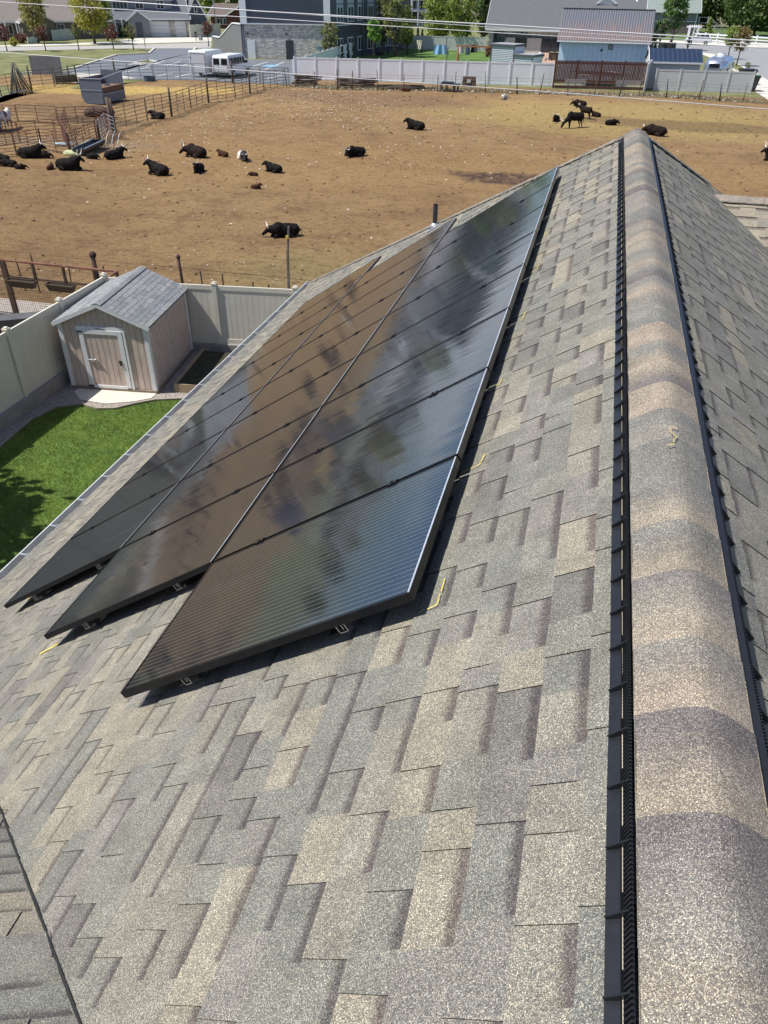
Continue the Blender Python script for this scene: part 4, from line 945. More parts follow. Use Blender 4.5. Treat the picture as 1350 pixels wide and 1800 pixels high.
HORN = mat('ivory_horn', (.75, .71, .62), .5, .15, 6)
BLK = mat('black_hide', (.006, .0055, .0055), .85, .4, 5, col2=(.016, .013, .012), spec=.15); BRN = mat('brown_hide', (.06, .025, .015), .85, .3, 4, spec=.15); DBR = mat('dark_brown_hide', (.018, .011, .009), .85, .3, 4, spec=.15)
def spotmat(name, sc, th_, a, b, seedv):
    m = bpy.data.materials.new(name); m.use_nodes = True; n = m.node_tree; bb = n.nodes['Principled BSDF']; bb.inputs['Roughness'].default_value = .8
    tc = n.nodes.new('ShaderNodeTexCoord'); mp = n.nodes.new('ShaderNodeMapping'); mp.inputs['Location'].default_value = (seedv, 0, 0); ns = n.nodes.new('ShaderNodeTexNoise'); ns.inputs['Scale'].default_value = sc; ns.inputs['Detail'].default_value = 1.5
    cr = n.nodes.new('ShaderNodeValToRGB'); cr.color_ramp.elements[0].position = th_-.015; cr.color_ramp.elements[1].position = th_+.015; cr.color_ramp.elements[0].color = (*a, 1); cr.color_ramp.elements[1].color = (*b, 1)
    n.links.new(tc.outputs['Object'], mp.inputs[0]); n.links.new(mp.outputs[0], ns.inputs['Vector']); n.links.new(ns.outputs[0], cr.inputs[0]); n.links.new(cr.outputs[0], bb.inputs['Base Color']); return m
WBK = bpy.data.materials.new('white_body_black_front'); WBK.use_nodes = True
_n = WBK.node_tree; _tc = _n.nodes.new('ShaderNodeTexCoord'); _s = _n.nodes.new('ShaderNodeSeparateXYZ'); _c = _n.nodes.new('ShaderNodeValToRGB'); _n.links.new(_tc.outputs['Object'], _s.inputs[0]); _n.links.new(_s.outputs[0], _c.inputs[0]); _n.links.new(_c.outputs[0], _n.nodes['Principled BSDF'].inputs['Base Color']); _n.nodes['Principled BSDF'].inputs['Roughness'].default_value = .8
_c.color_ramp.elements[0].position = .30; _c.color_ramp.elements[0].color = (.62, .60, .55, 1); _c.color_ramp.elements[1].position = .34; _c.color_ramp.elements[1].color = (.015, .014, .014, 1)
SPW = spotmat('white_black_spots', 4.5, .55, (.6, .57, .5), (.02, .018, .018), 3); SPR = spotmat('white_red_patches', 1.8, .54, (.66, .62, .57), (.20, .07, .04), 1.3)
CACHE = {}
def cow(label, px, py, pose, head, scale, m, horn='short', hy=0., cat='cow'):
    """px,py: where the animal touches the ground; head: compass heading in degrees of the nose seen in world (0 = +x, 90 = +y)"""
    P = G(px, py); key = (pose, round(hy, 1))
    if key not in CACHE: CACHE[key] = cow_mesh(pose, hy, len(CACHE))
    me0, h0, h1, sv_ = CACHE[key]
    z = hgt(P.x, P.y) if P.x > -75 else 0
    t = thing('cow' if cat == 'cow' else 'calf', label, cat, (P.x, P.y, z-.02), rad(head), 'cattle on the pasture' if False else None)
    me = me0.copy(); me.materials.append(m); o = bpy.data.objects.new('body', me); C.objects.link(o); o.parent = t; k_ = scale*(.82 if pose in ('up', 'down', 'flat') else .9); t.scale = (k_, k_, k_*1.06)
    if horn:
        for g in hornm(h0, h1, sv_, horn): g.build('horn', HORN, t)
    return t
cow('black horned cow lying with raised head, largest in the group at the pens left end', 55, 281, 'up', 15, .98, BLK, 'wide', .5)
cow('small black calf lying at the far left against the rusty fence', 10, 286, 'flat', 170, .5, BLK, None, 0, 'calf')
cow('dark brown calf cut off by the left edge of the picture', 2, 297, 'flat', 200, .45, BRN, None, 0, 'calf')
cow('black calf lying in front of the leftmost big cow', 20, 298, 'flat', 190, .58, BLK, None, 0, 'calf')
cow('little curled black calf lying lowest in the left group', 36, 302, 'flat', 10, .42, DBR, None, .4, 'calf')
cow('black horned cow lying behind the leftmost big cow', 76, 281, 'down', 5, .62, DBR, 'short', 0)
cow('reddish brown calf sitting behind the rump of the black cow below the trough', 90, 301, 'up', 100, .42, BRN, None, .5, 'calf')
cow('large black cow lying below the trough with its head raised to the right', 122, 302, 'up', 8, .98, BLK, 'lyre', 0)
cow('small black calf lying beside the trough end', 162, 280, 'down', 0, .5, BLK, None, 0, 'calf')
cow('black cow lying right of the trough with pale horns and head held high', 202, 279, 'up', 55, .82, BLK, 'wide', -.2)
cow('black cow lying alone with wide white horns, head to the left', 281, 309, 'up', 165, .92, BLK, 'wide', .5)
cow('big black cow lying behind the lyre horned one', 347, 279, 'down', 165, 1.0, DBR, 'lyre', .5)
cow('black cow lying facing the camera with tall lyre horns', 350, 304, 'up', -80, .72, BLK, 'lyre', 0)
cow('small brown calf lying left of the black and white cow', 393, 277, 'up', 170, .5, BRN, None, 0, 'calf')
cow('white bodied cow with black head and neck and curved horns', 427, 280, 'down', -50, .78, WBK, 'lyre', -.3)
cow('curled reddish brown calf, upper one of the two', 446, 307, 'flat', 200, .33, BRN, None, .5, 'calf')
cow('reddish brown calf with raised head, lower one of the two', 450, 330, 'up', 20, .36, BRN, None, .4, 'calf')
cow('slim black cow lying right of the two brown calves', 482, 299, 'up', 172, .72, BLK, None, .3)
cow('large black cow lying nearest the yard behind the tall pole', 502, 413, 'down', 222, .86, BLK, 'wide', -.3)
cow('black cow lying alone in mid pasture with one white horn', 626, 277, 'down', -135, .85, BLK, 'lyre', .5)
cow('black hornless cow lying highest in mid pasture', 731, 228, 'up', 172, .95, BLK, None, .3)
cow('dark cow lying inside the straw pen behind the green fence', 278, 208, 'up', 190, .78, BLK, 'short', .3)
cow('black cow lying facing the camera left of the grazing cow', 977, 213, 'up', -100, .68, BLK, 'wide', .2)
cow('black horned cow standing with lowered head, grazing', 1009, 224, 'graze', 205, .92, BLK, 'lyre', 0)
cow('dark cow lying farthest back behind the grazing cow', 1019, 188, 'flat', 175, .78, DBR, None, .5)
cow('black cow standing behind the grazing cow', 1028, 211, 'stand', 150, .72, DBR, 'short', .3)
cow('dark brown calf lying right of the standing cattle', 1047, 208, 'up', 165, .55, DBR, None, .5, 'calf')
cow('small black calf lying alone right of the standing cattle', 1073, 222, 'flat', 20, .62, BLK, None, 0, 'calf')
cow('dark brown horned cow lying just beyond the roof ridge', 1152, 238, 'down', 172, 1.02, DBR, 'short', .3)
cow('black horned cow at the right edge with raised head', 1362, 285, 'up', 160, .95, BLK, 'lyre', .4)
cow('black and white spotted calf lying near the far fence', 886, 174, 'flat', -100, .68, SPW, None, .3, 'calf')
cow('white cow with red brown patches standing in the left pen', 14, 229, 'stand', 100, .98, SPR, None, .5)
cow('rust brown calf lying against the far fence rubble', 714, 161, 'flat', 190, .55, BRN, None, .2, 'calf')

# ================================================================== far ground
FG = mat('verge_grass', (.10, .15, .035), .95, .35, .35, col2=(.24, .22, .09), detail=9)
sheet('town_ground', [(-420, 80), (300, 82), (300, 700), (-420, 700)], -.10, mat('town_ground', (.14, .16, .06), .95, .3, .06, col2=(.22, .19, .11), detail=8), px=False)
sheet('town_ground_near', [(-200, 60), (-52, 60), (-45.3, 82.4), (-45, 88), (40, 88), (60, 250), (-200, 250)], .004, FG, px=False)
sheet('parking_lot', [(-40, 190), (30, 158), (55, 139), (130, 122), (204, 98), (262, 95), (271, 86), (345, 85), (337, 93), (340, 101), (431, 105), (526, 105), (520, 138), (511, 149.5), (409, 145), (342, 141), (204, 140), (97, 153), (3, 169)], .012, ASPH)
sheet('street', [(-120, 92), (0, 90), (200, 85.5), (371, 85), (372, 74.5), (200, 80), (0, 83), (-120, 84)], .016, mat('pale_street', (.36, .35, .33), .85, .08, .7))
sheet('driveway', [(225, 77.5), (372, 73), (372, 66), (330, 66), (246, 67), (205, 71)], .020, mat('white_concrete', (.56, .53, .47), .85, .06, 1))
sheet('sidewalk', [(-120, 80), (0, 80), (190, 74), (225, 77.5), (190, 78), (0, 82.3), (-120, 82.3)], .020, CONC)
sheet('concrete_slab', [(56, 140), (130, 128), (205, 131), (240, 138), (136, 145), (97, 153), (60, 156)], .018, mat('pale_broken_concrete', (.44, .41, .36), .9, .35, 1.4, detail=8, bump=.5))
curb('kerb', [(34, 130), (130, 121), (204, 97.5), (262, 94.5), (272, 85.5)], .25, .14, CONC); curb('kerb', [(345, 84.5), (337, 92.5), (341, 100), (431, 104)], .25, .14, CONC)
sheet('verge_island', [(343, 85), (338, 92), (341, 97), (374, 93), (374, 84)], .03, FG); sheet('verge_island', [(238, 110), (262, 107), (274, 109), (250, 114)], .03, FG)
curb('kerb', [(236, 110.5), (262, 106.5), (276, 109), (250, 115), (236, 110.5)], .2, .12, CONC)
LINE = mat('white_road_paint', (.62, .62, .6), .8, .1, 3)
for a, b in (((262, 105.5), (337, 105)), ((226, 114), (262, 106)), ((256, 116), (290, 107)), ((290, 116), (317, 108)), ((322, 115), (336, 111)), ((262, 137), (303, 128)), ((308, 136), (338, 129)), ((215, 128), (262, 118)), ((466, 122), (500, 109)), ((440, 118), (470, 109)), ((470, 138), (500, 131))):
    P, Q = G(*a), G(*b); g = MB(); d = (Q-P).normalized(); n_ = Vector((-d.y, d.x, 0))*.08; z = Vector((0, 0, .018)); P.z = Q.z = 0
    pts = [P+n_+z, P-n_+z, Q-n_+z, Q+n_+z]; g.face(pts[::-1] if (pts[1]-pts[0]).cross(pts[2]-pts[1]).z < 0 else pts); struct('parking_line', g, LINE, fix=False)
P = G(476, 116); g = MB(); g.face([(P.x-.8, P.y-1.2, .019), (P.x+.8, P.y-1.2, .019), (P.x+.8, P.y+1.2, .019), (P.x-.8, P.y+1.2, .019)]); struct('accessible_marking', g, mat('blue_paint', (.20, .38, .55), .8, .1), fix=False)
# right hand road
sheet('side_road', [(1130, 74.5), (1225, 78), (1350, 84.5), (1480, 92), (1480, 190), (1350, 140.5), (1309, 117), (1290, 108), (1255, 95), (1229, 91.5), (1130, 88)], .014, mat('pale_asphalt', (.26, .26, .265), .85, .08, .6))
sheet('far_sidewalk', [(1130, 70), (1225, 72.5), (1350, 80), (1480, 87), (1480, 92.5), (1350, 84), (1225, 77.8), (1130, 75)], .03, CONC)
sheet('side_sidewalk', [(1229, 92), (1255, 95), (1309, 117), (1350, 141), (1480, 192), (1480, 215), (1350, 176), (1325, 160), (1283, 118), (1255, 104), (1236, 97), (1229, 95.5)], .026, mat('white_concrete', (0, 0, 0)))
sheet('grass_verge', [(1256, 97), (1268, 98), (1300, 115), (1312, 123), (1294, 124), (1275, 110), (1262, 102)], .032, FG)
sheet('far_lawn', [(1130, 69.5), (1225, 71), (1350, 77), (1480, 84), (1480, 50), (1350, 48), (1225, 52), (1130, 55)], .012, mat('far_lawn_grass', (.06, .12, .02), .9, .4, .4, col2=(.12, .18, .04)))
sheet('neighbour_lawn', [(540, 106), (600, 97), (655, 88), (700, 86), (800, 88), (860, 89), (885, 104), (972, 116), (972, 148), (700, 144), (520, 138)], .016, mat('bright_lawn', (.06, .14, .015), .9, .35, .35, col2=(.12, .21, .035), detail=9))
sheet('patio', [(905, 92), (978, 93), (982, 118), (930, 116), (898, 103)], .026, mat('pink_brick_paving', (.40, .27, .21), .9, .2, 4))

def W2(px, py, d_y):                     # world x,z for a pixel at a given world y
    d = ray(px, py); return CAM+d*((d_y-CAM.y)/d.y)
def win(t, x, z, w_, h, y=-.04, m=WTRIM, name='window', n=2, ax='x'):
    g = MB(); f = .09
    def bx(cx, cz, dx, dz, dy=.07, yo=0):
        if ax == 'x': g.box((cx, y+yo, cz), (dx, dy, dz))
        else: g.box((y+yo, cx, cz), (dy, dx, dz))
    bx(x, z+h/2+f/2, w_+2*f, f); bx(x, z-h/2-f/2, w_+2*f, f)
    for s_ in (-1, 1): bx(x+s_*(w_/2+f/2), z, f, h)
    for k in range(1, n): bx(x-w_/2+w_*k/n, z, .06, h)
    o = g.build(name, m, t); g = MB()
    if ax == 'x': g.box((x, y+.025, z), (w_, .03, h))
    else: g.box((y+.025*(1 if y < 0 else -1), x, z), (.03, w_, h))
    g.build('pane', GLASS, o); return o
def gable(t, w_, d, hw_, hr_, wall, roof, ov=.45, ridge='x', x0=0, y0=0, z0=0, name='roof', wname='wall', th=.16):
    g = MB()
    if ridge == 'x': g.prism([(y0, z0), (y0+d, z0), (y0+d, hw_), (y0+d/2, hr_), (y0, hw_)], 'x', x0, x0+w_)
    else: g.prism([(x0, z0), (x0+w_, z0), (x0+w_, hw_), (x0+w_/2, hr_), (x0, hw_)], 'y', y0, y0+d)
    wo = g.build(wname, wall, t)
    g = MB(); half = (d if ridge == 'x' else w_)/2; sl_ = (hr_-hw_)/half
    for s_ in (-1, 1):
        e = half+ov; a = [(0, hr_+.02), (s_*e, hr_+.02-e*sl_), (s_*e, hr_+.02-e*sl_+th), (0, hr_+.02+th)]
        if ridge == 'x': g.prism([(y0+d/2+p, q) for p, q in a], 'x', x0-ov, x0+w_+ov)
        else: g.prism([(x0+w_/2+p, q) for p, q in a], 'y', y0-ov, y0+d+ov)
    ro = g.build(name, roof, t)
    g = MB()
    for s_ in (-1, 1):
        e = half+ov+.02; z = hr_+.02-e*sl_
        if ridge == 'x': g.box((x0+w_/2, y0+d/2+s_*e, z+th/2), (w_+2*ov+.06, .05, th+.1))
        else: g.box((x0+w_/2+s_*e, y0+d/2, z+th/2), (.05, d+2*ov+.06, th+.1))
        for q in ((x0-ov-.03, x0+w_+ov+.03) if ridge == 'x' else (y0-ov-.03, y0+d+ov+.03)):
            if ridge == 'x': g.bar((q, y0+d/2, hr_+.08), (q, y0+d/2+s_*e, z+.08), .05, th+.08)
            else: g.bar((x0+w_/2, q, hr_+.08), (x0+w_/2+s_*e, q, z+.08), .05, th+.08)
    g.build('fascia', WTRIM, t); return wo, ro
def AB(a, b): A, B = G(*a), G(*b); d = B-A; return A, math.atan2(d.y, d.x), d.length
TAUPE = mat('taupe_siding', (.17, .15, .125), .8, .1, 3, stretch=(.2, .2, 6)); GRS = mat('blue_grey_siding', (.20, .22, .245), .8, .08, 3, stretch=(.2, .2, 6)); RGR = mat('grey_roof_shingle', (.15, .15, .15), .9, .25, 5, stretch=(1, 3, 3)); RBR = mat('brown_grey_roof', (.21, .185, .165), .9, .2, 5)
STONE = None
def stonemat():
    m = bpy.data.materials.new('ledge_stone'); m.use_nodes = True; n = m.node_tree; b = n.nodes['Principled BSDF']; b.inputs['Roughness'].default_value = .9
    tc = n.nodes.new('ShaderNodeTexCoord'); mp = n.nodes.new('ShaderNodeMapping'); mp.inputs['Rotation'].default_value = (math.pi/2, 0, 0); br = n.nodes.new('ShaderNodeTexBrick'); br.inputs['Scale'].default_value = 1.0
    br.inputs['Color1'].default_value = (.72, .67, .60, 1); br.inputs['Color2'].default_value = (.40, .375, .35, 1); br.inputs['Mortar'].default_value = (.26, .24, .22, 1); br.inputs['Mortar Size'].default_value = .018; br.inputs['Brick Width'].default_value = .52; br.inputs['Row Height'].default_value = .17; br.offset = .37
    n.links.new(tc.outputs['Object'], mp.inputs[0]); n.links.new(mp.outputs[0], br.inputs['Vector']); ns = n.nodes.new('ShaderNodeTexNoise'); ns.inputs['Scale'].default_value = 2.4; ns.inputs['Detail'].default_value = 6; n.links.new(tc.outputs['Object'], ns.inputs['Vector'])
    mx = n.nodes.new('ShaderNodeMix'); mx.data_type = 'RGBA'; mx.blend_type = 'OVERLAY'; mx.inputs[0].default_value = .6; n.links.new(br.outputs['Color'], mx.inputs[6]); n.links.new(ns.outputs['Fac'], mx.inputs[7]); n.links.new(mx.outputs[2], b.inputs['Base Color']); return m
STONE = stonemat()

# farmhouse style house at far left
A, rz, L_ = AB((-90, 74), (196, 67)); t = thing('farmhouse', 'long taupe house with brown grey roof behind the yellow trees, far left', 'house', tuple(A), rz)
gable(t, L_, 13, 2.7, 6.3, TAUPE, RBR, .5); gable(t, 5, 4, 2.6, 3.9, TAUPE, RBR, .3, 'y', x0=L_*.42, y0=-2.6, name='porch_roof', wname='porch_wall')
for f_ in (.30, .36, .60, .68, .86): win(t, L_*f_, 1.5, 1.1, 1.2)
win(t, L_*.42+2.5, 1.3, 2.0, 1.7, y=-2.64, n=3)
for f_ in (.31, .335, .40, .415): g = MB(); g.box((L_*f_, -1.2, 1.3), (.16, .16, 2.6)); g.build('porch_post', WTRIM, t)
for f_, z in ((.28, 4.3), (.50, 4.6), (.62, 5.1)): g = MB(); g.tube([(L_*f_, 3.2, 4.2), (L_*f_, 3.2, z+.9)], .12, 7); g.build('vent_pipe', DARKM, t)
A, rz, L_ = AB((94, 72), (134, 69)); vinyl('pale green white fence in front of the far left house', tuple(A[:2]), tuple((A+Vector((math.cos(rz), math.sin(rz), 0))*L_)[:2]), 1.5, 3, m=mat('pale_mint_vinyl', (.48, .55, .52), .5, .05))
A, rz, L_ = AB((50, 77), (68, 76)); vinyl('short low pale fence beside the round shrub at far left', tuple(A[:2]), tuple((A+Vector((math.cos(rz), math.sin(rz), 0))*L_)[:2]), .8, 2, m=MATS['pale_mint_vinyl'])
# garage house
A, rz, L_ = AB((188, 66), (333, 65)); t = thing('garage_house', 'blue grey house with two white garage doors and dormer windows', 'house', tuple(A), rz)
DKS = mat('dark_blue_grey_siding', (.075, .09, .115), .8, .08, 3, stretch=(.2, .2, 6)); RG2 = mat('blue_grey_roof', (.14, .15, .165), .9, .2, 5)
gable(t, L_, 12, 2.95, 6.9, GRS, RG2, .5)
gable(t, 3.6, 3.5, 2.6, 3.9, GRS, RG2, .25, 'y', x0=L_*.27, y0=-1.2, name='porch_roof', wname='porch_wall')
g = MB(); g.box((L_*.27+1.8, -1.24, 1.15), (1.1, .08, 2.2)); g.build('front_door', DKS, t)
gable(t, L_*.74, 5, 5.6, 6.8, GRS, RG2, .3, x0=L_*.10, y0=1.6, z0=3.2, name='dormer_roof', wname='dormer_wall')
for f_, n_ in ((.22, 4), (.45, 2), (.70, 2)): win(t, L_*f_, 4.75, .6*n_, 1.1, y=1.56, n=n_)
STW = STONE
for x_, w_ in ((L_*.43-.35, .6), (L_*.80-.2, 1.0), (L_-.15, .7)): g = MB(); g.box((x_+.2, -.05, 1.2), (w_, .22, 2.4)); g.build('stone_pier', STW, t)
for x_, w_ in ((L_*.44, L_*.33), (L_*.83, L_*.14)):
    g = MB(); g.box((x_+w_/2, -.03, 1.18), (w_, .06, 2.36)); o = g.build('garage_door', WTRIM, t); g = MB()
    for k in range(1, 4): g.box((x_+w_/2, -.062, 2.36*k/4), (w_, .004, .03))
    g.build('panel_joints', GRV, o)
for x_ in (L_*.12, L_*.20): g = MB(); g.box((x_, -.6, 1.4), (.18, .18, 2.8)); g.build('porch_post', WTRIM, t)
win(t, L_*.16, 1.6, 1.6, 1.2, n=3)
gable(t, L_*.24, 9, 2.9, 6.0, DKS, RG2, .35, 'y', x0=L_+.02, y0=.6, name='wing_roof', wname='wing_wall'); win(t, L_*1.12, 4.3, .4, 1.0, y=.56, n=1)
A, rz, L_ = AB((335, 66), (388, 63)); vinyl('white vinyl fence between the garage house and the grey ramp wall', tuple(A[:2]), tuple((A+Vector((math.cos(rz), math.sin(rz), 0))*L_)[:2]), 1.9, 4)
# log house
A, rz, L_ = AB((372, 50), (455, 52)); t = thing('log_house', 'low reddish brown log house behind the street, left of the commercial building', 'house', tuple(A), rz); LOG = mat('red_log', (.12, .045, .03), .8, .3, 3, stretch=(.2, .2, 8))
gable(t, L_, 9, 2.4, 4.2, LOG, mat('brown_roof', (.13, .10, .085), .9, .2, 4), .5); gable(t, 6, 3, 2.4, 4.0, LOG, MATS['brown_roof'], .4, 'y', x0=L_*.42, y0=-2.2, name='porch_roof', wname='porch_wall')
for f_ in (.2, .32, .62): win(t, L_*f_, 1.3, 1.4, 1.0)

# commercial stone building
A = Vector((-47.45, 108.5, 0)); B = Vector((-35.9, 110.6, 0)); Cc = B+Vector((4.6, 26, 0)); t = thing('commercial_building', 'large building with ledge stone base and dark grey upper siding at top centre', 'building', tuple(A))
UPS = mat('dark_lap_siding', (.085, .10, .125), .7, .08, 1)
def quadwall(name, a, b, z0, z1, m, off=0., th=.3, par=None):
    d = (b-a).normalized(); n_ = Vector((d.y, -d.x, 0)); g = MB(); a2, b2 = a+n_*off, b+n_*off
    g.bar(a2+Vector((0, 0, (z0+z1)/2)), b2+Vector((0, 0, (z0+z1)/2)), th, z1-z0); return g.build(name, m, par or t, world=True)
# stone object needs its own frame so that the brick pattern lies along the wall
st = bpy.data.objects.new('stone_wall', None)
d = (B-A); rz = math.atan2(d.y, d.x); g = MB(); g.box((d.length/2, .15, 1.93), (d.length, .3, 3.86)); st = g.build('stone_wall', STONE, t); st.rotation_euler = (0, 0, rz); FR[st.name] = Matrix.Translation(A) @ Matrix.Rotation(rz, 4, 'Z')
for f_, m_, nm in ((.10, WTRIM, 'white_door'), (.535, DARKM, 'dark_door')): g = MB(); g.box((d.length*f_, -.03, 1.08), (1.0, .08, 2.16)); g.build(nm, m_, st); g = MB(); g.box((d.length*(f_-.03), -.06, 2.85), (.25, .16, .2)); g.build('wall_lamp', DARKM, st)
quadwall('upper_siding', A, B, 3.98, 9.4, UPS, -.12); quadwall('belt_course', A, B, 3.87, 3.97, WTRIM, .05)
g = MB()
for k in range(26): z = 4.1+k*.2; dd = (B-A).normalized(); n_ = Vector((dd.y, -dd.x, 0)); g.bar(A+n_*.035+Vector((0, 0, z)), B+n_*.035+Vector((0, 0, z)), .02, .03)
g.build('siding_laps', mat('lap_shadow', (.05, .06, .075), .8, .1), t, world=True)
dd = (B-A).normalized()
for p, q in ((A, A+dd*.85), (B-dd*.85, B)): quadwall('corner_board', p, q, 3.98, 9.4, WTRIM, .0, .34)
B2 = B+Vector((.02, .2, 0))
quadwall('side_wall', B2, Cc, 0, 3.75, mat('dark_grey_stucco', (.075, .08, .095), .8, .08, 1), -.1); quadwall('side_belt', B2, Cc, 3.76, 3.88, WTRIM, .02)
quadwall('side_upper_wall', B2, Cc, 3.9, 9.4, UPS, -.1)
sd2 = (Cc-B2); sl2 = sd2.length; sn = Vector((sd2.y, -sd2.x, 0)).normalized(); sd2.normalize()
PAN = mat('pale_blue_panel', (.42, .47, .52), .6, .05)
for k in range(6):
    c = B2+sd2*(1.4+k*3.1); g = MB(); g.bar(c+sn*.07+Vector((0, 0, 5.1)), c+sd2*1.9+sn*.07+Vector((0, 0, 5.1)), .06, 2.0); g.bar(c+sn*.07+Vector((0, 0, 7.3)), c+sd2*1.9+sn*.07+Vector((0, 0, 7.3)), .06, 2.2); pn = g.build('wall_bay', PAN, t, world=True)
    for q in (.35, 1.15): g = MB(); g.bar(c+sd2*q+sn*.12+Vector((0, 0, 5.0)), c+sd2*(q+.45)+sn*.12+Vector((0, 0, 5.0)), .03, 1.5); g.build('pane', GLASS, pn, world=True)
    g = MB(); g.bar(c+sn*.07+Vector((0, 0, 1.55)), c+sd2*1.7+sn*.07+Vector((0, 0, 1.55)), .06, 1.7); wn = g.build('window', WTRIM, t, world=True)
    for q in (.15, .95): g = MB(); g.bar(c+sd2*q+sn*.12+Vector((0, 0, 1.55)), c+sd2*(q+.6)+sn*.12+Vector((0, 0, 1.55)), .03, 1.45); g.build('pane', GLASS, wn, world=True)
g = MB(); q0 = Cc+Vector((-11.4, -2.1, 0)); g.face([A+Vector((0, .2, 9.4)), B+Vector((0, .2, 9.4)), Cc+Vector((0, 0, 9.4)), q0+Vector((0, 0, 9.4))]); g.build('flat_roof', RGR, t, world=True)
quadwall('back_wall', q0, A, 0, 9.4, UPS, -.2)
g = MB(); c = B2+sd2*9.0+sn*.2; g.tube([c, c+Vector((0, 0, 9.2))], .12, 8); g.build('downpipe', mat('blue_grey_pipe', (.15, .17, .20), .5, .1), t, world=True)
# ramp wall
a, b = G(376, 92), Vector((-47.45, 108.4, 0)); d = b-a; L_ = d.length; t = thing('ramp_wall', 'grey stucco loading wall with stepped white coping left of the stone wall', 'wall', tuple(a), math.atan2(d.y, d.x))
GST = mat('grey_stucco', (.17, .17, .17), .9, .06, 1); prof = [(0, 0), (L_-.02, 0), (L_-.02, 3.8), (L_*.74, 3.8), (L_*.26, 1.9), (0, 1.9)]
g = MB(); g.prism(prof, 'y', 0, .3); g.build('wall_panel', GST, t); g = MB()
for p, q in zip(prof[2:-1], prof[3:]): g.bar((p[0], .15, p[1]+.06), (q[0], .15, q[1]+.06), .45, .12)
g.build('coping', WTRIM, t)
# tall white building behind
A, rz, L_ = AB((668, 45), (760, 46)); t = thing('white_building', 'white two storey building with dark windows behind the black motorhome', 'building', tuple(A), rz); WST = mat('white_stucco', (.50, .52, .52), .8, .05)
gable(t, L_, 10, 5.8, 8.6, WST, RGR, .4)
for z in (1.6, 4.2):
    for f_ in (.10, .26, .42): win(t, L_*f_, z, 1.1, 1.5, n=2)
    win(t, L_*.78, z, 4.2, 1.6, n=5)
for f_ in (.58, .70, .84, .97): g = MB(); g.box((L_*f_, -1.6, 2.9), (.3, .3, 5.8)); g.build('porch_post', WTRIM, t)
g = MB(); g.box((L_*.77, -.9, 3.0), (L_*.42, 1.7, .2)); g.box((L_*.77, -.9, 5.9), (L_*.45, 1.9, .25)); g.build('balcony', WTRIM, t)
# motorhome
A, rz, L_ = AB((676, 48), (752, 45)); t = thing('motorhome', 'long black motorhome with white roof parked at top centre', 'motorhome', tuple(A), rz)
g = MB(); g.prism([(.0, .5), (L_-.2, .5), (L_, 1.2), (L_-.5, 2.6), (L_-1.2, 2.95), (0, 2.95)], 'y', 0, 2.5); g.build('body', mat('black_gloss', (.02, .022, .028), .25, .1), t)
g = MB(); g.box((L_/2-.5, 1.25, 3.02), (L_-1.4, 2.4, .16)); g.box((L_*.4, 1.2, 3.2), (1.2, 1, .25)); g.build('roof_panel', WTRIM, t)
for x in (L_*.15, L_*.24, L_*.85): g = MB(); g.tube([(x, -.02, .5), (x, .3, .5)], .5, 14); g.build('wheel', DARKM, t)
for x in (.25, .42, .6): g = MB(); g.box((L_*x, -.02, 2.0), (1.2, .04, .7)); g.build('window', GLASS, t)
g = MB(); g.box((L_*.62, -.03, 1.5), (.12, .03, 1.9)); g.box((L_*.3, -.03, 1.15), (L_*.5, .03, .12)); g.build('stripe', WTRIM, t)

# white house with pergola
A, rz, L_ = AB((851, 92), (1120, 101)); A, L_ = Vector((-18.9, 136.5, 0)), 22.3; rz = rad(1.5); t = thing('white_house', 'cream sided house with large dark grey roof and sliding patio door', 'house', tuple(A), rz)
CRM = mat('cream_batten_siding', (.50, .49, .45), .8, .06, 2, stretch=(6, .2, .2)); DKR = mat('dark_grey_shingles', (.115, .12, .125), .9, .25, 7)
gable(t, L_, 14, 3.1, 7.9, CRM, DKR, .5)
win(t, 1.6, 1.45, 1.5, 2.1, m=DARKM); win(t, 5.0, 1.6, 1.6, 1.7, m=DARKM)
g = MB(); g.box((9.6, -.05, 1.1), (3.0, .1, 2.2)); o = g.build('sliding_door', DARKM, t); g = MB(); g.box((8.9, -.11, 1.1), (1.2, .03, 1.9)); g.box((10.35, -.11, 1.1), (1.2, .03, 1.9)); g.build('pane', GLASS, o)
gable(t, 2.6, 1.2, 6.3, 7.2, WTRIM, DKR, .15, 'y', x0=15.6, y0=4.2, z0=5.0, name='dormer_roof', wname='dormer_wall'); g = MB(); g.tube([(21.3, 5.0, 5.5), (21.3, 5.0, 6.9)], .14, 8); g.build('vent_pipe', WTRIM, t)
# pergola
A = G(946, 108); t = thing('pergola', 'black timber pergola over the patio of the white house', 'pergola', (-15.2, 121.5, 0), rad(2))
for x in (0.2, 8.6):
    for y in (0, 3.6): g = MB(); g.box((x, y, 1.3), (.2, .2, 2.6)); g.build('post', DARKM, t)
g = MB(); g.box((5.6, .0, 2.72), (12.2, .08, .26)); g.box((5.6, 3.6, 2.72), (12.2, .08, .26)); g.build('beam', DARKM, t)
for s_ in (-1, 1):
    for x in (0.2, 8.6): g = MB(); g.bar((x, .05, 1.9), (x+s_*.7, .05, 2.6), .1, .1); g.build('brace', DARKM, t)
for k in range(15): g = MB(); g.box((-.3+k*.82, 1.8, 2.95), (.08, 4.6, .2)); g.build('rafter', DARKM, t)
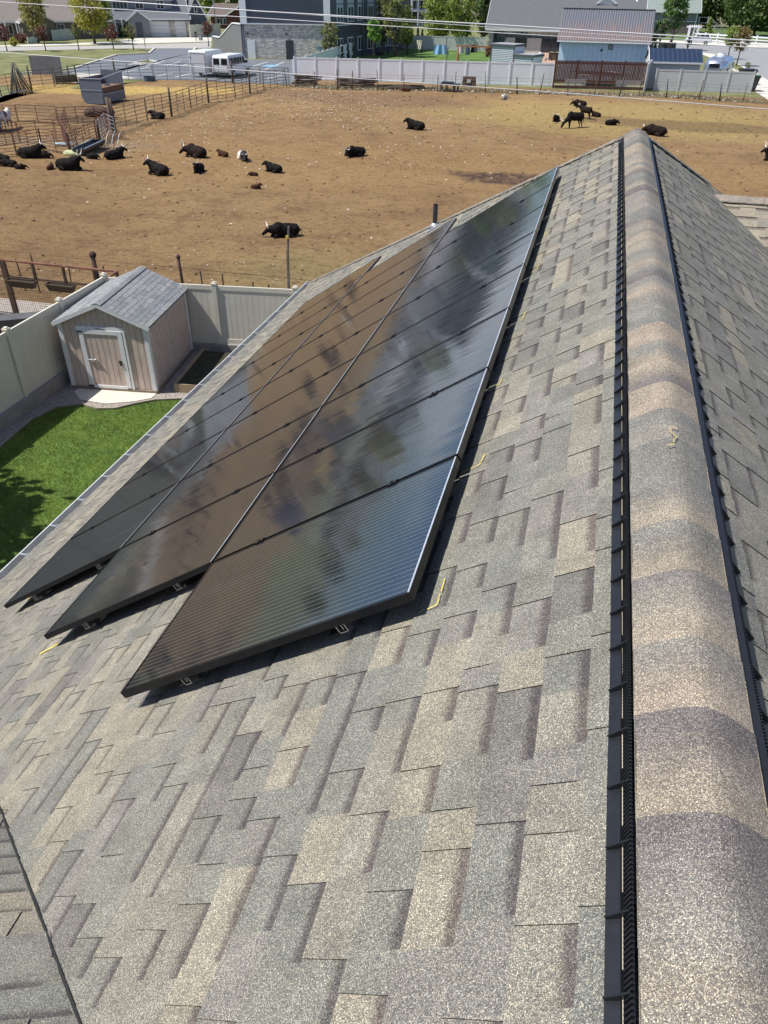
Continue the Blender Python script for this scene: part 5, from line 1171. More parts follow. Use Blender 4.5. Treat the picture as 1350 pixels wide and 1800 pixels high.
# siding shed / play structure
A, rz, L_ = AB((860, 121), (935, 127)); t = thing('garden_building', 'stepped white sided garden building with dark trim behind the vinyl fence', 'garden building', tuple(A), rz); LS = mat('white_lap_siding', (.50, .53, .58), .7, .05, 2, stretch=(.2, .2, 8)); DT = mat('dark_trim', (.07, .065, .07), .7, .1)
g = MB(); g.box((L_*.27, 1.3, 1.22), (L_*.54, 2.4, 2.44)); g.box((L_*.76, 1.3, .76), (L_*.44, 2.4, 1.52)); g.build('wall', LS, t)
g = MB()
for z in range(1, 14): g.box((L_*.27, .085, z*.18), (L_*.53, .012, .02))
for z in range(1, 8): g.box((L_*.76, .085, z*.18), (L_*.43, .012, .02))
g.build('siding_laps', MATS['lap_shadow'], t)
g = MB(); g.box((L_*.27, 1.3, 2.54), (L_*.57, 2.7, .2)); g.box((L_*.77, 1.3, 1.62), (L_*.48, 2.7, .2))
for x in (0.03, L_*.54, L_*.975): g.box((x, .08, 1.2 if x < L_*.6 else .76), (.1, .06, 2.4 if x < L_*.6 else 1.5))
g.build('trim', DT, t)
g = MB(); g.box((L_*.27, 1.3, 2.66), (L_*.56, 2.6, .04)); g.box((L_*.77, 1.3, 1.74), (L_*.46, 2.6, .04)); g.build('roof', mat('pale_grey_top', (.30, .31, .33), .7, .1), t)
# grill, planter, chairs
P = G(944, 119); t = thing('grill', 'kettle style barbecue grill with raised grey lid on the patio', 'grill', tuple(P)); g = MB(); g.tube([(0, 0, .1), (0, 0, .75)], [.42, .42], 12); g.build('cart', DARKM, t); g = MB(); g.ell((0, 0, .85), (.5, .42, .26), 14, 8); g.build('bowl', DARKM, t); g = MB(); g.ell((.25, .35, 1.25), (.4, .1, .42), 14, 8); g.build('lid', GALV, t); g = MB(); g.box((-.55, 0, .85), (.4, .4, .05)); g.build('side_shelf', WTRIM, t)
P = G(968, 106); t = thing('planter_chest', 'dark brown wooden planter chest on the patio beside the barn', 'chest', tuple(P)); g = MB(); g.box((.5, .4, .45), (1.7, .7, .9)); g.build('box', WOOD, t); g = MB(); g.box((.5, .4, .93), (1.8, .8, .05)); g.build('lid', PLK, t)
P = G(915, 112); t = thing('patio_chair', 'white patio chair beside the stepped garden building', 'chair', tuple(P)); g = MB(); g.box((0, 0, .42), (.6, .55, .05)); g.build('seat', WTRIM, t); g = MB(); g.box((0, .27, .75), (.6, .05, .6)); g.build('backrest', WTRIM, t)
for x in (-.26, .26):
    for y in (-.24, .24): g = MB(); g.box((x, y, .2), (.05, .05, .4)); g.build('leg', WTRIM, t)

# blue barn
t = thing('barn', 'pale blue barn with rusting grey ribbed metal roof', 'barn', (-6.0, 98, 0)); BB = mat('pale_blue_batten', (.55, .68, .82), .7, .05, 2)
def rustroof():
    m = bpy.data.materials.new('rusting_ribbed_metal'); m.use_nodes = True; n = m.node_tree; b = n.nodes['Principled BSDF']; b.inputs['Roughness'].default_value = .6; tc = n.nodes.new('ShaderNodeTexCoord'); sp = n.nodes.new('ShaderNodeSeparateXYZ'); n.links.new(tc.outputs['Object'], sp.inputs[0])
    mp = n.nodes.new('ShaderNodeMapping'); mp.inputs['Scale'].default_value = (3, .4, .4); ns = n.nodes.new('ShaderNodeTexNoise'); ns.inputs['Scale'].default_value = 1.4; ns.inputs['Detail'].default_value = 8; n.links.new(tc.outputs['Object'], mp.inputs[0]); n.links.new(mp.outputs[0], ns.inputs['Vector'])
    r = n.nodes.new('ShaderNodeMapRange'); r.inputs[1].default_value = 6.0; r.inputs[2].default_value = 3.6; n.links.new(sp.outputs[2], r.inputs[0]); ad = n.nodes.new('ShaderNodeMath'); ad.operation = 'MULTIPLY_ADD'; n.links.new(r.outputs[0], ad.inputs[0]); ad.inputs[1].default_value = .42; n.links.new(ns.outputs[0], ad.inputs[2])
    cr = n.nodes.new('ShaderNodeValToRGB'); cr.color_ramp.elements[0].position = .55; cr.color_ramp.elements[1].position = .85; cr.color_ramp.elements[0].color = (.10, .11, .135, 1); cr.color_ramp.elements[1].color = (.17, .125, .12, 1); n.links.new(ad.outputs[0], cr.inputs[0]); n.links.new(cr.outputs[0], b.inputs['Base Color']); return m
RR = rustroof(); g = MB(); g.box((4.7, 4, 1.85), (9.2, 8, 3.7)); g.prism([(0.0, 3.7), (8, 3.7), (4, 6.2)], 'x', .1, 9.3); g.build('wall', BB, t)
g = MB()
for k in range(1, 18): g.box((.1+9.2*k/18, -.01, 1.85), (.05, .02, 3.7))
g.build('batten', mat('batten_shadow_blue', (.42, .53, .65), .8, .05), t)
g = MB(); a0 = (4, 6.42); a1 = (-.45, 3.68); n_ = 74
for s_ in (1, -1):
    for k in range(n_):
        x0, x1 = -.2+9.8*k/n_, -.2+9.8*(k+1)/n_; h0_, h1_ = (.05 if k % 2 else 0), (0 if k % 2 else .05); y1 = a1[0] if s_ == 1 else 8.45
        g.face([(x0, y1, a1[1]+h0_), (x1, y1, a1[1]+h1_), (x1, 4, a0[1]+h1_), (x0, 4, a0[1]+h0_)])
g.build('roof', RR, t); g = MB(); g.box((4.7, 4, 6.47), (9.8, .3, .05)); g.build('ridge_trim', DARKM, t); g = MB(); g.box((4.7, -.42, 3.6), (9.8, .06, .14)); g.build('fascia', WTRIM, t)
g = MB(); g.tube([(5.5, -.03, 3.15), (5.5, -.08, 3.15)], .26, 20); o = g.build('wall_medallion', DARKM, t); g = MB(); g.tube([(5.5, -.07, 3.15), (5.5, -.10, 3.15)], .16, 20); o2 = g.build('medallion_plate', mat('pale_plate', (.5, .55, .6), .5, .1), o); g = MB()
for k in range(5):
    a = 2*math.pi*k/5+math.pi/2; g.face([(5.5+.14*math.cos(a), -.105, 3.15+.14*math.sin(a)), (5.5+.055*math.cos(a-.63), -.105, 3.15+.055*math.sin(a-.63)), (5.5, -.105, 3.15), (5.5+.055*math.cos(a+.63), -.105, 3.15+.055*math.sin(a+.63))])
g.build('star', DARKM, o); g = MB(); g.ell((4.6, -.1, 2.85), (.12, .1, .12)); g.build('wall_lamp', DARKM, t)
# brown slat fence & trampoline & lattice
A, B = Vector((-5.55, 88.9, 0)), Vector((3.42, 90.2, 0)); d = B-A; t = thing('slat_fence', 'tall dark red brown wooden slat fence in front of the pale blue barn', 'fence', tuple(A), math.atan2(d.y, d.x)); L_ = d.length; RBW = mat('red_brown_slat', (.09, .032, .02), .75, .25, 5)
g = MB(); n_ = 62
for k in range(n_): g.box((L_*(k+.5)/n_, 0, 1.42), (L_/n_*.86, .03, 2.0+R.uniform(-.02, .02)))
g.build('slats', RBW, t); g = MB(); g.box((L_/2, .04, .7), (L_, .05, .12)); g.box((L_/2, .04, 2.2), (L_, .05, .12)); g.build('fence_rail', RBW, t)
for k in range(5): g = MB(); g.box((L_*k/4, .1, 1.25), (.14, .14, 2.5)); g.build('post', RBW, t)
LAT = mat('white_lattice', (.48, .48, .48), .6, .1)
for x0_, x1_ in ((1.1, 3.2), (L_-2.9, L_-.5)):
    g = MB(); n_ = 10
    for k in range(-4, n_):
        a, b = x0_+(x1_-x0_)*k/n_, x0_+(x1_-x0_)*(k+4)/n_
        for (p, zp), (q, zq) in (((a, .08), (b, .85)), ((b, .08), (a, .85))):
            p2, q2 = min(max(p, x0_), x1_), min(max(q, x0_), x1_)
            if abs(q-p) < 1e-6: continue
            za, zb = zp+(zq-zp)*(p2-p)/(q-p), zp+(zq-zp)*(q2-p)/(q-p); g.bar((p2, -.07, za), (q2, -.07, zb), .012, .035)
    g.build('lattice', LAT, t)
g = MB(); g.box((L_/2, -.1, .16), (L_, .08, .22)); g.build('kickboard', RBW, t)
t = thing('trampoline', 'round trampoline glimpsed through the brown slat fence', 'trampoline', (-1.2, 93.4, 0)); g = MB()
ring = [(3.1*math.cos(k*.2094), 2.4*math.sin(k*.2094), 1.05) for k in range(31)]; g.tube(ring, .05, 6); g.build('frame', GALV, t); g = MB(); g.tube([(0, 0, 1.0), (0, 0, 1.03)], 2.3, 28); g.build('bed', DARKM, t)
for k in range(6): g = MB(); a = k*1.047; g.tube([(3*math.cos(a), 2.3*math.sin(a), 0), (3*math.cos(a), 2.3*math.sin(a), 1.05)], .04, 6); g.build('leg', GALV, t)
# blue roof shed
A, B = Vector((3.62, 92.6, 0)), Vector((8.5, 93.1, 0)); d = B-A; t = thing('storage_shed', 'white storage shed with dark blue metal roof beside the pale blue barn', 'shed', tuple(A), math.atan2(d.y, d.x)); L_ = d.length; NVY = mat('navy_ribbed_metal', (.025, .045, .09), .4, .1, 2, metal=.3)
PWH = mat('shed_white', (.50, .50, .50), .7, .05)
g = MB(); g.prism([(0, 0), (3.2, 0), (3.2, 2.45), (1.6, 3.32), (0, 2.45)], 'x', 0, L_); g.build('wall', PWH, t); g = MB()
n_ = 44
for s_ in (1, -1):
    for k in range(n_):
        x0, x1 = -.15+(L_+.3)*k/n_, -.15+(L_+.3)*(k+1)/n_; h0_, h1_ = (.04 if k % 4 == 0 else 0), (.04 if (k+1) % 4 == 0 else 0); y1 = -.3 if s_ == 1 else 3.5
        g.face([(x0, y1, 2.36+h0_), (x1, y1, 2.36+h1_), (x1, 1.6, 3.42+h1_), (x0, 1.6, 3.42+h0_)])
g.build('roof', NVY, t); g = MB(); g.box((L_/2, -.28, 2.28), (L_+.3, .05, .16)); g.bar((-.16, -.3, 2.34), (-.16, 1.6, 3.40), .05, .14); g.build('fascia', WTRIM, t)
# white vinyl fences
WV = WHITE
vinyl('long white vinyl fence along the far side of the pasture', (-32.3, 86.6), (-5.65, 90.3), 2.05, 12, m=WV, boards=False)
vinyl('white vinyl fence running back from the left end of the long one', (-32.5, 86.8), (-35.2, 122.5), 1.75, 14, m=WV, boards=False)
vinyl('short white fence panel behind the young green tree', (-35.0, 122.7), (-32.6, 130), 1.75, 3, m=WV, boards=False)
vinyl('pale fence along the back of the neighbour lawn behind the swing bench', (-33.5, 134.5), (-19.0, 135.2), 1.85, 7, m=mat('pale_vinyl', (.52, .53, .50), .6, .04), boards=False)
vinyl('white vinyl fence at the far right in front of the silver trailer', (4.3, 90.4), (13.5, 91.3), 1.85, 4, m=mat('greyed_vinyl', (.54, .54, .54), .6, .05), boards=False)
g = MB(); g.bar((3.3, 89.0, 1.2), (3.75, 92.6, 1.3), .12, 2.4); tag(g.build('screen_board', PWH), 'white end panel between the brown slat fence and the storage shed', 'panel')
# white rail fence far right
A, B = G(1216, 74), G(1480, 92); d = B-A; n_ = 11; t = thing('rail_fence', 'white three rail ranch fence behind the parked white car', 'fence', tuple(A), math.atan2(d.y, d.x)); L_ = d.length
for k in range(n_+1): g = MB(); g.box((L_*k/n_, 0, .8), (.22, .22, 1.6)); g.box((L_*k/n_, 0, 1.63), (.28, .28, .06)); g.build('post', WTRIM, t)
for z in (.45, .9, 1.38): g = MB(); g.box((L_/2, 0, z), (L_, .08, .22)); g.build('rail', WTRIM, t)
P = G(1208, 74); t = thing('garden_arbor', 'white wooden arbor at the left end of the ranch fence', 'arbor', tuple(P)); 
for x in (0, 1.5): g = MB(); g.box((x, 0, 1.15), (.3, .3, 2.3)); g.build('post', WTRIM, t); g = MB(); g.box((x, 1.4, 1.15), (.3, .3, 2.3)); g.build('post', WTRIM, t)
for y in (0, 1.4): g = MB(); g.box((.75, y, 2.4), (2.6, .14, .22)); g.build('beam', WTRIM, t)
for k in range(5): g = MB(); g.box((.0+k*.38, .7, 2.58), (.1, 2.2, .14)); g.build('crosspiece', WTRIM, t)
# grey-green roof house at right back
A = Vector((2.0, 205, 0)); t = thing('split_level_house', 'grey split level house with pale green grey roof and outside stairs, top right', 'house', tuple(A), rad(3)); gable(t, 14.5, 12, 4.3, 8.5, GRS, mat('green_grey_roof', (.22, .26, .24), .9, .15, 5), .6)
g = MB(); g.box((10.7, -.08, 1.1), (6.6, .1, 2.2)); g.build('brick_skirt', mat('grey_brick', (.16, .13, .12), .9, .3, 6), t); g = MB(); g.box((7.2, -.16, 2.3), (14.4, .1, .14)); g.box((14.45, -.1, 2.1), (.2, .2, 4.2)); g.build('trim', WTRIM, t)
win(t, 3.0, 3.3, 1.6, 1.2)
st = thing('staircase', 'grey outside staircase beside the split level house', 'staircase', (17.0, 206, 0), rad(3)); g = MB(); g.box((1.1, 1, 2.1), (2.4, 2.4, .14)); g.build('landing', GRS, st)
for x, y in ((.1, 0), (2.2, 0), (.1, 2), (2.2, 2)): g = MB(); g.box((x, y, 1.6), (.14, .14, 3.2)); g.build('post', WTRIM, st)
for k in range(11): g = MB(); g.box((2.5+k*.3, .6, 2.0-k*.18), (.3, 1.1, .06)); g.build('step', GRS, st)
g = MB(); g.bar((2.3, 0, 3.1), (5.7, 0, 1.0), .07, .09); g.bar((2.3, 0, 2.05), (5.7, 0, .05), .05, .22); g.box((1.1, 0, 3.1), (2.3, .07, .09))
for k in range(9): g.box((2.5+k*.38, 0, 2.45-k*.235), (.03, .03, 1.0))
g.build('handrail', GALV, st)

# ------------------------------------------------------------------ vehicles
TYRE = mat('tyre_rubber', (.02, .02, .02), .8, .1); CARW = mat('white_car_paint', (.70, .71, .72), .25, .03, 1); CGL = mat('car_glass', (.015, .018, .02), .06, .1)
def wheel(t, x, y, r, s_=1):
    g = MB(); g.tube([(x, y-.11, r), (x, y-.08, r), (x, y+.08, r), (x, y+.11, r)], [r*.85, r, r, r*.85], 20); o = g.build('wheel', TYRE, t); g = MB(); g.tube([(x, y+s_*.10, r), (x, y+s_*.125, r)], [r*.62, r*.5], 14); g.build('rim', GALV, o)
def bodymesh(prof, wprof, m, t, name='body', bev=.05):
    """side profile (x,z) extruded across y with the half width given by wprof(z)"""
    n = len(prof); g = MB(); k = len(g.v)
    for s_ in (-1, 1):
        for x, z in prof: g.v.append(Vector((x, s_*wprof(z), z)))
    g.f.append(tuple(range(n))); g.f.append(tuple(range(n, 2*n))[::-1]); g.mi += [0, 0]; g.sm += [False, False]
    for i in range(n): j = (i+1) % n; g.f.append((i, n+i, n+j, j)); g.mi.append(0); g.sm.append(False)
    o = g.build(name, m, t); md = o.modifiers.new('b', 'BEVEL'); md.width = bev; md.segments = 2; md.limit_method = 'ANGLE'; return o
P = G(390, 139); P = (G(378, 137.5)+G(401, 139.5))/2
t = thing('passenger_van', 'white passenger van with dark side windows parked beside the cargo trailer', 'van', tuple(P), rad(88))
vw = lambda z: 1.0 if z < 1.1 else 1.0-(z-1.1)*.14
bodymesh([(0.05, .38), (0, 1.1), (.06, 1.95), (.25, 2.12), (3.7, 2.12), (4.0, 2.0), (4.65, 1.28), (5.55, 1.08), (5.7, .9), (5.72, .4), (4.95, .36), (4.8, .7), (4.3, .7), (4.15, .36), (1.5, .36), (1.35, .7), (.85, .7), (.7, .36)], vw, CARW, t, bev=.06)
for x0_, x1_ in ((.35, 1.15), (1.3, 2.1), (2.2, 2.7), (2.8, 3.25), (3.4, 4.0)):
    for s_ in (-1, 1):
        g = MB(); g.face([(x0_, s_*1.005, 1.22), (x1_, s_*1.005, 1.22), (x1_-(.18 if x0_ > 3.3 else 0), s_*.925, 1.85), (x0_, s_*.925, 1.85)]); g.build('side_window', CGL, t)
for y in (-.45, .45): g = MB(); g.face([(-.012, y-.36, 1.25), (-.012, y+.36, 1.25), (.03, y+.33, 1.82), (.03, y-.33, 1.82)]); g.build('rear_window', CGL, t)
g = MB(); g.face([(4.06, -.85, 1.97), (4.06, .85, 1.97), (4.64, .9, 1.31), (4.64, -.9, 1.31)]); g.build('windscreen', CGL, t)
for x in (1.1, 4.55):
    for s_ in (-1, 1): wheel(t, x, s_*.88, .37, s_)
for y in (-.85, .85): g = MB(); g.box((-.02, y, 1.0), (.04, .12, .3)); g.build('tail_lamp', mat('red_lens', (.3, .02, .02), .3, .1), t)
g = MB(); g.box((-.06, 0, .5), (.1, 1.9, .18)); g.build('bumper', DARKM, t); g = MB(); g.box((4.1, -1.1, 1.35), (.12, .2, .25)); g.box((4.1, 1.1, 1.35), (.12, .2, .25)); g.build('mirror', DARKM, t)
P = (G(338, 135.5)+G(363, 137.5))/2; t = thing('cargo_trailer', 'white box cargo trailer parked left of the passenger van', 'trailer', tuple(P), rad(88))
bodymesh([(0, .45), (0, 2.35), (.06, 2.42), (3.5, 2.42), (3.9, 2.2), (4.1, .45)], lambda z: .98, CARW, t, bev=.04)
g = MB(); g.box((-.012, 0, 1.35), (.015, 1.6, 1.65)); g.build('rear_door', mat('grey_white_door', (.55, .55, .57), .5, .03), t); g = MB(); g.box((-.025, -.83, 1.35), (.03, .03, 1.7)); g.box((-.025, .83, 1.35), (.03, .03, 1.7)); g.box((-.025, 0, 2.22), (.03, 1.7, .04)); g.build('door_frame', GALV, t); g = MB(); g.box((-.03, .82, 1.85), (.02, .2, .09)); g.build('decal', DARKM, t)
for s_ in (-1, 1): wheel(t, 2.3, s_*1.02, .33, s_); g = MB(); g.box((2.3, s_*1.06, .74), (.95, .22, .06)); g.build('fender', GALV, t)
g = MB(); g.bar((4.1, 0, .45), (5.1, 0, .45), .1, .1); g.build('drawbar', DARKM, t)
P = (G(1207, 78.5)+G(1245, 79.5))/2; t = thing('parked_car', 'white sport utility car parked across the side road in front of the ranch fence', 'car', tuple(P), rad(176)); bx = -2.3
bodymesh([(x+bx, z) for x, z in ((.05, .42), (0, .95), (.25, 1.15), (.55, 1.65), (.9, 1.72), (2.6, 1.70), (3.35, 1.15), (4.4, 1.0), (4.6, .75), (4.6, .4), (4.0, .36), (3.85, .68), (3.4, .68), (3.2, .36), (1.35, .36), (1.2, .68), (.75, .68), (.6, .38))], lambda z: .9 if z < 1.1 else .9-(z-1.1)*.22, CARW, t, bev=.07)
for x0_, x1_ in ((.6, 1.3), (1.4, 2.15), (2.25, 3.0)):
    for s_ in (-1, 1): g = MB(); g.face([(x0_+bx, s_*.905, 1.14), (x1_+bx, s_*.905, 1.14), (x1_+bx-(.42 if x0_ > 2 else 0), s_*.80, 1.60), (x0_+bx+(.12 if x0_ < 1 else 0), s_*.80, 1.60)]); g.build('side_window', CGL, t)
g = MB(); g.face([(2.66+bx, -.75, 1.68), (2.66+bx, .75, 1.68), (3.34+bx, .84, 1.17), (3.34+bx, -.84, 1.17)]); g.build('windscreen', CGL, t)
for x in (1.0, 3.62):
    for s_ in (-1, 1): wheel(t, x+bx, s_*.80, .34, s_)
# silver travel trailer
t = thing('travel_trailer', 'rounded silver travel trailer parked behind the right end of the white fence', 'travel trailer', (10.2, 96.5, 0), rad(75)); SLV = mat('polished_aluminium', (.62, .66, .72), .22, .06, 2, metal=.85)
g = MB(); NS, NR = 11, 20
for i in range(NS+1):
    u_ = i/NS; x = 6.2*u_; e = 1-abs(2*u_-1)**5; sc_ = .55+.45*e**.5 if e > 0 else .5
    for j in range(NR):
        a = 2*math.pi*j/NR; cx, cz = math.cos(a), math.sin(a); p = .62; g.v.append(Vector((x, math.copysign(abs(cx)**p, cx)*1.22*sc_, 1.55+math.copysign(abs(cz)**p, cz)*1.05*sc_)))
for i in range(NS):
    for j in range(NR): g.f.append((i*NR+j, (i+1)*NR+j, (i+1)*NR+(j+1) % NR, i*NR+(j+1) % NR)); g.mi.append(0); g.sm.append(True)
g.f.append(tuple(range(NR))); g.f.append(tuple(range(NS*NR, NS*NR+NR))); g.mi += [0, 0]; g.sm += [False, False]; g.build('shell', SLV, t)
g = MB(); g.box((2.2, 0, 2.66), (.6, .5, .16)); g.build('roof_vent', WTRIM, t); g = MB(); g.box((3.6, .1, 2.68), (.9, .7, .22)); g.build('air_conditioner', WTRIM, t); g = MB(); g.box((3.6, -.1, 2.80), (.5, .3, .03)); g.build('vent_grille', DARKM, t)
g = MB(); g.face([(-.03, -.5, 1.7), (-.03, .5, 1.7), (-.01, .5, 2.05), (-.01, -.5, 2.05)]); g.box((0.0, 0, 1.9), (.05, 1.0, .35)); g.build('rear_window', CGL, t)
for s_ in (-1, 1): wheel(t, 3.2, s_*1.1, .35, s_); g = MB(); g.box((4.6, s_*1.215, 1.75), (.9, .03, .5)); g.build('side_window', CGL, t)
# bins
for px, py, lab in ((1313, 160, 'black wheeled rubbish bin with green lid, nearer of the two by the white fence'), (1309, 148, 'black wheeled rubbish bin with tipped open lid, farther of the two by the white fence')):
    P = G(px, py); t = thing('rubbish_bin', lab, 'bin', tuple(P), .2, group='rubbish bins beside the white fence'); t.scale = (1.35, 1.35, 1.2); g = MB(); b0, b1 = .42, .55; v = [(-b0, -b0, .08), (b0, -b0, .08), (b0, b0, .08), (-b0, b0, .08), (-b1, -b1, 1.1), (b1, -b1, 1.1), (b1, b1, 1.1), (-b1, b1, 1.1)]
    for q in ((0, 3, 2, 1), (4, 5, 6, 7), (0, 1, 5, 4), (1, 2, 6, 5), (2, 3, 7, 6), (3, 0, 4, 7)): g.face([v[i_] for i_ in q])
    g.box((0, 0, 1.08), (1.2, 1.2, .08)); g.build('bin_body', BLACKP, t); g = MB(); g.box((0, 0, 1.16), (1.1, 1.1, .07)); g.build('lid', mat('green_lid', (.05, .16, .08), .5, .1) if py > 155 else BLACKP, t)
    for s_ in (-1, 1): g = MB(); g.tube([(s_*.5, .45, .14), (s_*.4, .45, .14)], .14, 12); g.build('wheel', TYRE, t)
# lawn things
P = G(803, 118); t = thing('garden_swing', 'orange brown timber swing frame behind the vinyl fence', 'swing frame', tuple(P)); OW = mat('orange_timber', (.33, .12, .045), .7, .2, 4)
g = MB(); g.box((2.6, 0, 2.25), (5.6, .14, .16)); g.build('beam', OW, t)
for x in (.05, 5.2):
    for s_ in (-1, 1): g = MB(); g.bar((x, s_*.7, 0), (x, 0, 2.2), .12, .14); g.build('leg', OW, t)
def cloth(label, px, py, w_, h, z, m, hang='garment'):
    P = G(px, py); g = MB(); n = 9; rr = random.Random(px)
    for i in range(n):
        x0, x1 = -w_/2+w_*i/n, -w_/2+w_*(i+1)/n; f_ = lambda x: .07*math.sin(x*9+px)
        for j in range(4):
            a, b = z-h*j/4, z-h*(j+1)/4; k = 1+.12*j; g.face([(x0*k, f_(x0)*(1+j*.4), a), (x1*k, f_(x1)*(1+j*.4), a), (x1*(1+.12*(j+1)), f_(x1)*(1.4+j*.4), b+.04*math.sin(x1*5)), (x0*(1+.12*(j+1)), f_(x0)*(1.4+j*.4), b+.04*math.sin(x0*5))])
    o = g.build(hang, m); o.location = (P.x, P.y, 0); md = o.modifiers.new('s', 'SOLIDIFY'); md.thickness = .02; return tag(o, label, 'laundry')
cloth('pale blue sheet hanging on the washing line over the lawn', 774, 104, 1.5, 1.15, 1.7, mat('blue_sheet_cloth', (.22, .40, .62), .8, .12, 3), 'bed_sheet')
cloth('white and maroon shirt on the washing line', 809, 106, .6, .95, 1.75, mat('pale_cloth', (.45, .38, .42), .8, .3, 3)); cloth('dark blue jeans on the washing line', 821, 106, .45, 1.1, 1.75, mat('denim', (.03, .06, .10), .9, .2, 3)); cloth('black shirt on the washing line', 832, 106, .65, .9, 1.8, mat('black_cloth', (.015, .015, .018), .9, .2, 3))
P0_, P1_ = G(752, 108), G(865, 104); g = MB(); g.tube([P0_+Vector((0, 0, 1.72)), P1_+Vector((0, 0, 1.78))], .012, 4); o = g.build('washing_line', GALV); tag(o, 'thin washing line strung across the neighbour lawn', 'washing line')
P = G(710, 92); t = thing('swing_bench', 'green and white striped canopy swing bench at the back of the lawn', 'swing bench', tuple(P), rad(-8)); STR = bpy.data.materials.new('striped_canvas'); STR.use_nodes = True; _n = STR.node_tree
_tc = _n.nodes.new('ShaderNodeTexCoord'); _wv = _n.nodes.new('ShaderNodeTexWave'); _wv.inputs['Scale'].default_value = 1.05; _cr = _n.nodes.new('ShaderNodeValToRGB'); _cr.color_ramp.interpolation = 'CONSTANT'; _cr.color_ramp.elements[1].position = .45; _cr.color_ramp.elements[0].color = (.05, .08, .05, 1); _cr.color_ramp.elements[1].color = (.38, .36, .26, 1); _n.links.new(_tc.outputs['Object'], _wv.inputs[0]); _n.links.new(_wv.outputs['Fac'], _cr.inputs[0]); _n.links.new(_cr.outputs[0], _n.nodes['Principled BSDF'].inputs['Base Color'])
g = MB(); g.bar((-.3, .3, 1.0), (2.6, .3, 1.0), .06, 1.25, up=(0, .45, 1)); g.build('canopy', STR, t); g = MB(); g.box((1.1, 0, .5), (2.4, .6, .1)); g.build('seat', STR, t)
for x in (-.3, 2.5): g = MB(); g.bar((x, -.5, 0), (x, .3, 1.7), .05, .05); g.bar((x, .9, 0), (x, .3, 1.7), .05, .05); g.build('leg', DARKM, t)
P = G(686, 95); t = thing('garden_table', 'pale topped garden table left of the striped swing bench', 'table', tuple(P)); g = MB(); g.box((.3, .3, 1.05), (1.6, .7, .06)); g.build('table_top', WTRIM, t)
for x in (-.4, 1.0): g = MB(); g.box((x, .3, .5), (.06, .6, 1.0)); g.build('leg', DARKM, t)
P = G(666, 98); g = MB(); g.ell((P.x, P.y, .55), (.42, .4, .55), 12, 8); g.box((P.x, P.y, .1), (.7, .7, .2)); tag(g.build('covered_barbecue', DARKM), 'black covered barbecue by the white side fence', 'barbecue')
P = G(772, 104)
t = thing('sign_post', 'small blue white accessible parking sign on a post by the stone wall', 'sign', tuple(G(564, 108))); g = MB(); g.box((0, 0, .8), (.1, .1, 1.6)); g.build('post', DARKM, t); g = MB(); g.box((0, -.08, 1.45), (.7, .04, .4), rz=.3); g.build('sign_panel', mat('sign_blue', (.18, .32, .45), .5, .2, 4), t)
P = G(681, 93); t = thing('pole_ornament', 'round white ring ornament on a thin pole in front of the leafy trees', 'pole ornament', tuple(P)); g = MB(); g.tube([(0, 0, 0), (0, 0, 2.1)], .04, 6); g.build('pole', GALV, t)
g = MB(); g.tube([(.3*math.cos(k*.3307)+.6, 0, 2.2+.3*math.sin(k*.3307)) for k in range(20)], .05, 5); g.build('ring', WTRIM, t)
# wall clock ornament on garden buildings not needed; utility pole & small posts
P = G(381, 62); g = MB(); g.tube([(P.x, P.y, 0), (P.x, P.y, 9)], [.14, .10], 8); tag(g.build('utility_pole', GALV), 'slim grey street pole left of the commercial building', 'pole')
P = G(345, 72); t = thing('mailbox', 'dark mailbox on a post at the end of the concrete driveway', 'mailbox', tuple(P)); g = MB(); g.box((0, 0, .5), (.1, .1, 1.0)); g.build('post', WOOD, t); g = MB(); g.box((0, 0, 1.15), (.25, .5, .3)); g.build('box', DARKM, t)
P = G(353, 71); g = MB(); g.box((P.x, P.y, .5), (.5, .5, 1.0)); g.box((P.x, P.y, 1.03), (.6, .6, .08)); tag(g.build('stone_pillar', CONC2), 'short grey utility pillar right of the mailbox', 'pillar')
P = G(1198, 86); g = MB(); g.box((P.x-2.4, P.y, .45), (2.8, 1.0, .9)); tag(g.build('utility_box', mat('dark_green_box', (.06, .08, .06), .7, .1)), 'dark green utility box behind the navy roof', 'utility box')

# ------------------------------------------------------------------ trees and shrubs
TG('large yellow green tree in front of the far left house, right one', 167, 77, 92, 62, 'round', LYEL, 4200, .26, trunk=.22)
TG('yellow green tree left of the largest one in front of the taupe house', 68, 76, 78, 46, 'round', leafmat('leaf_yellow_olive', (.26, .26, .07), (.42, .39, .12)), 3000, .24, trunk=.2)
TG('narrow dark green poplar against the taupe house', 103, 64, 46, 14, 'column', LDK, 1400, .2, trunk=.12)
TG('leafy green tree behind the right side of the largest yellow one', 190, 72, 70, 28, 'round', LGRN, 1800, .24)
for px, py, h, w_, lm_, lab in ((13, 90, 40, 22, LRED, 'small dark red street tree at the far left edge'), (81, 90, 40, 22, LRED, 'small red leaved street tree between the two yellow trees'), (139, 88, 40, 16, LOLV, 'thin sparse street tree left of the largest yellow tree'), (200, 87, 36, 22, LRED, 'small dark red street tree in front of the garage house porch'), (235, 88, 40, 20, LOLV, 'small pale green street tree in front of the double garage door'), (367, 82, 38, 18, LRED, 'small red leaved tree by the grey ramp wall')):
    TG(lab, px, py, h, w_, 'round', lm_, 420, .17, trunk=.42, tw=.06, bare=True)
TG('bare thin sapling at the parking lot kerb', 257, 92, 40, 14, 'round', LOLV, 0, .1, trunk=.5, tw=.04, bare=True)
P = G(260, 109); g = MB(); g.tube([(P.x, P.y, 0), (P.x, P.y, 1.6)], .04, 6); tag(g.build('marker_post', GALV), 'thin grey post on the small grass island of the parking lot', 'post')
TG('grey green willow bush at the corner of the stone wall', 582, 110, 60, 34, 'vase', LOLV, 1600, .18, trunk=.1)
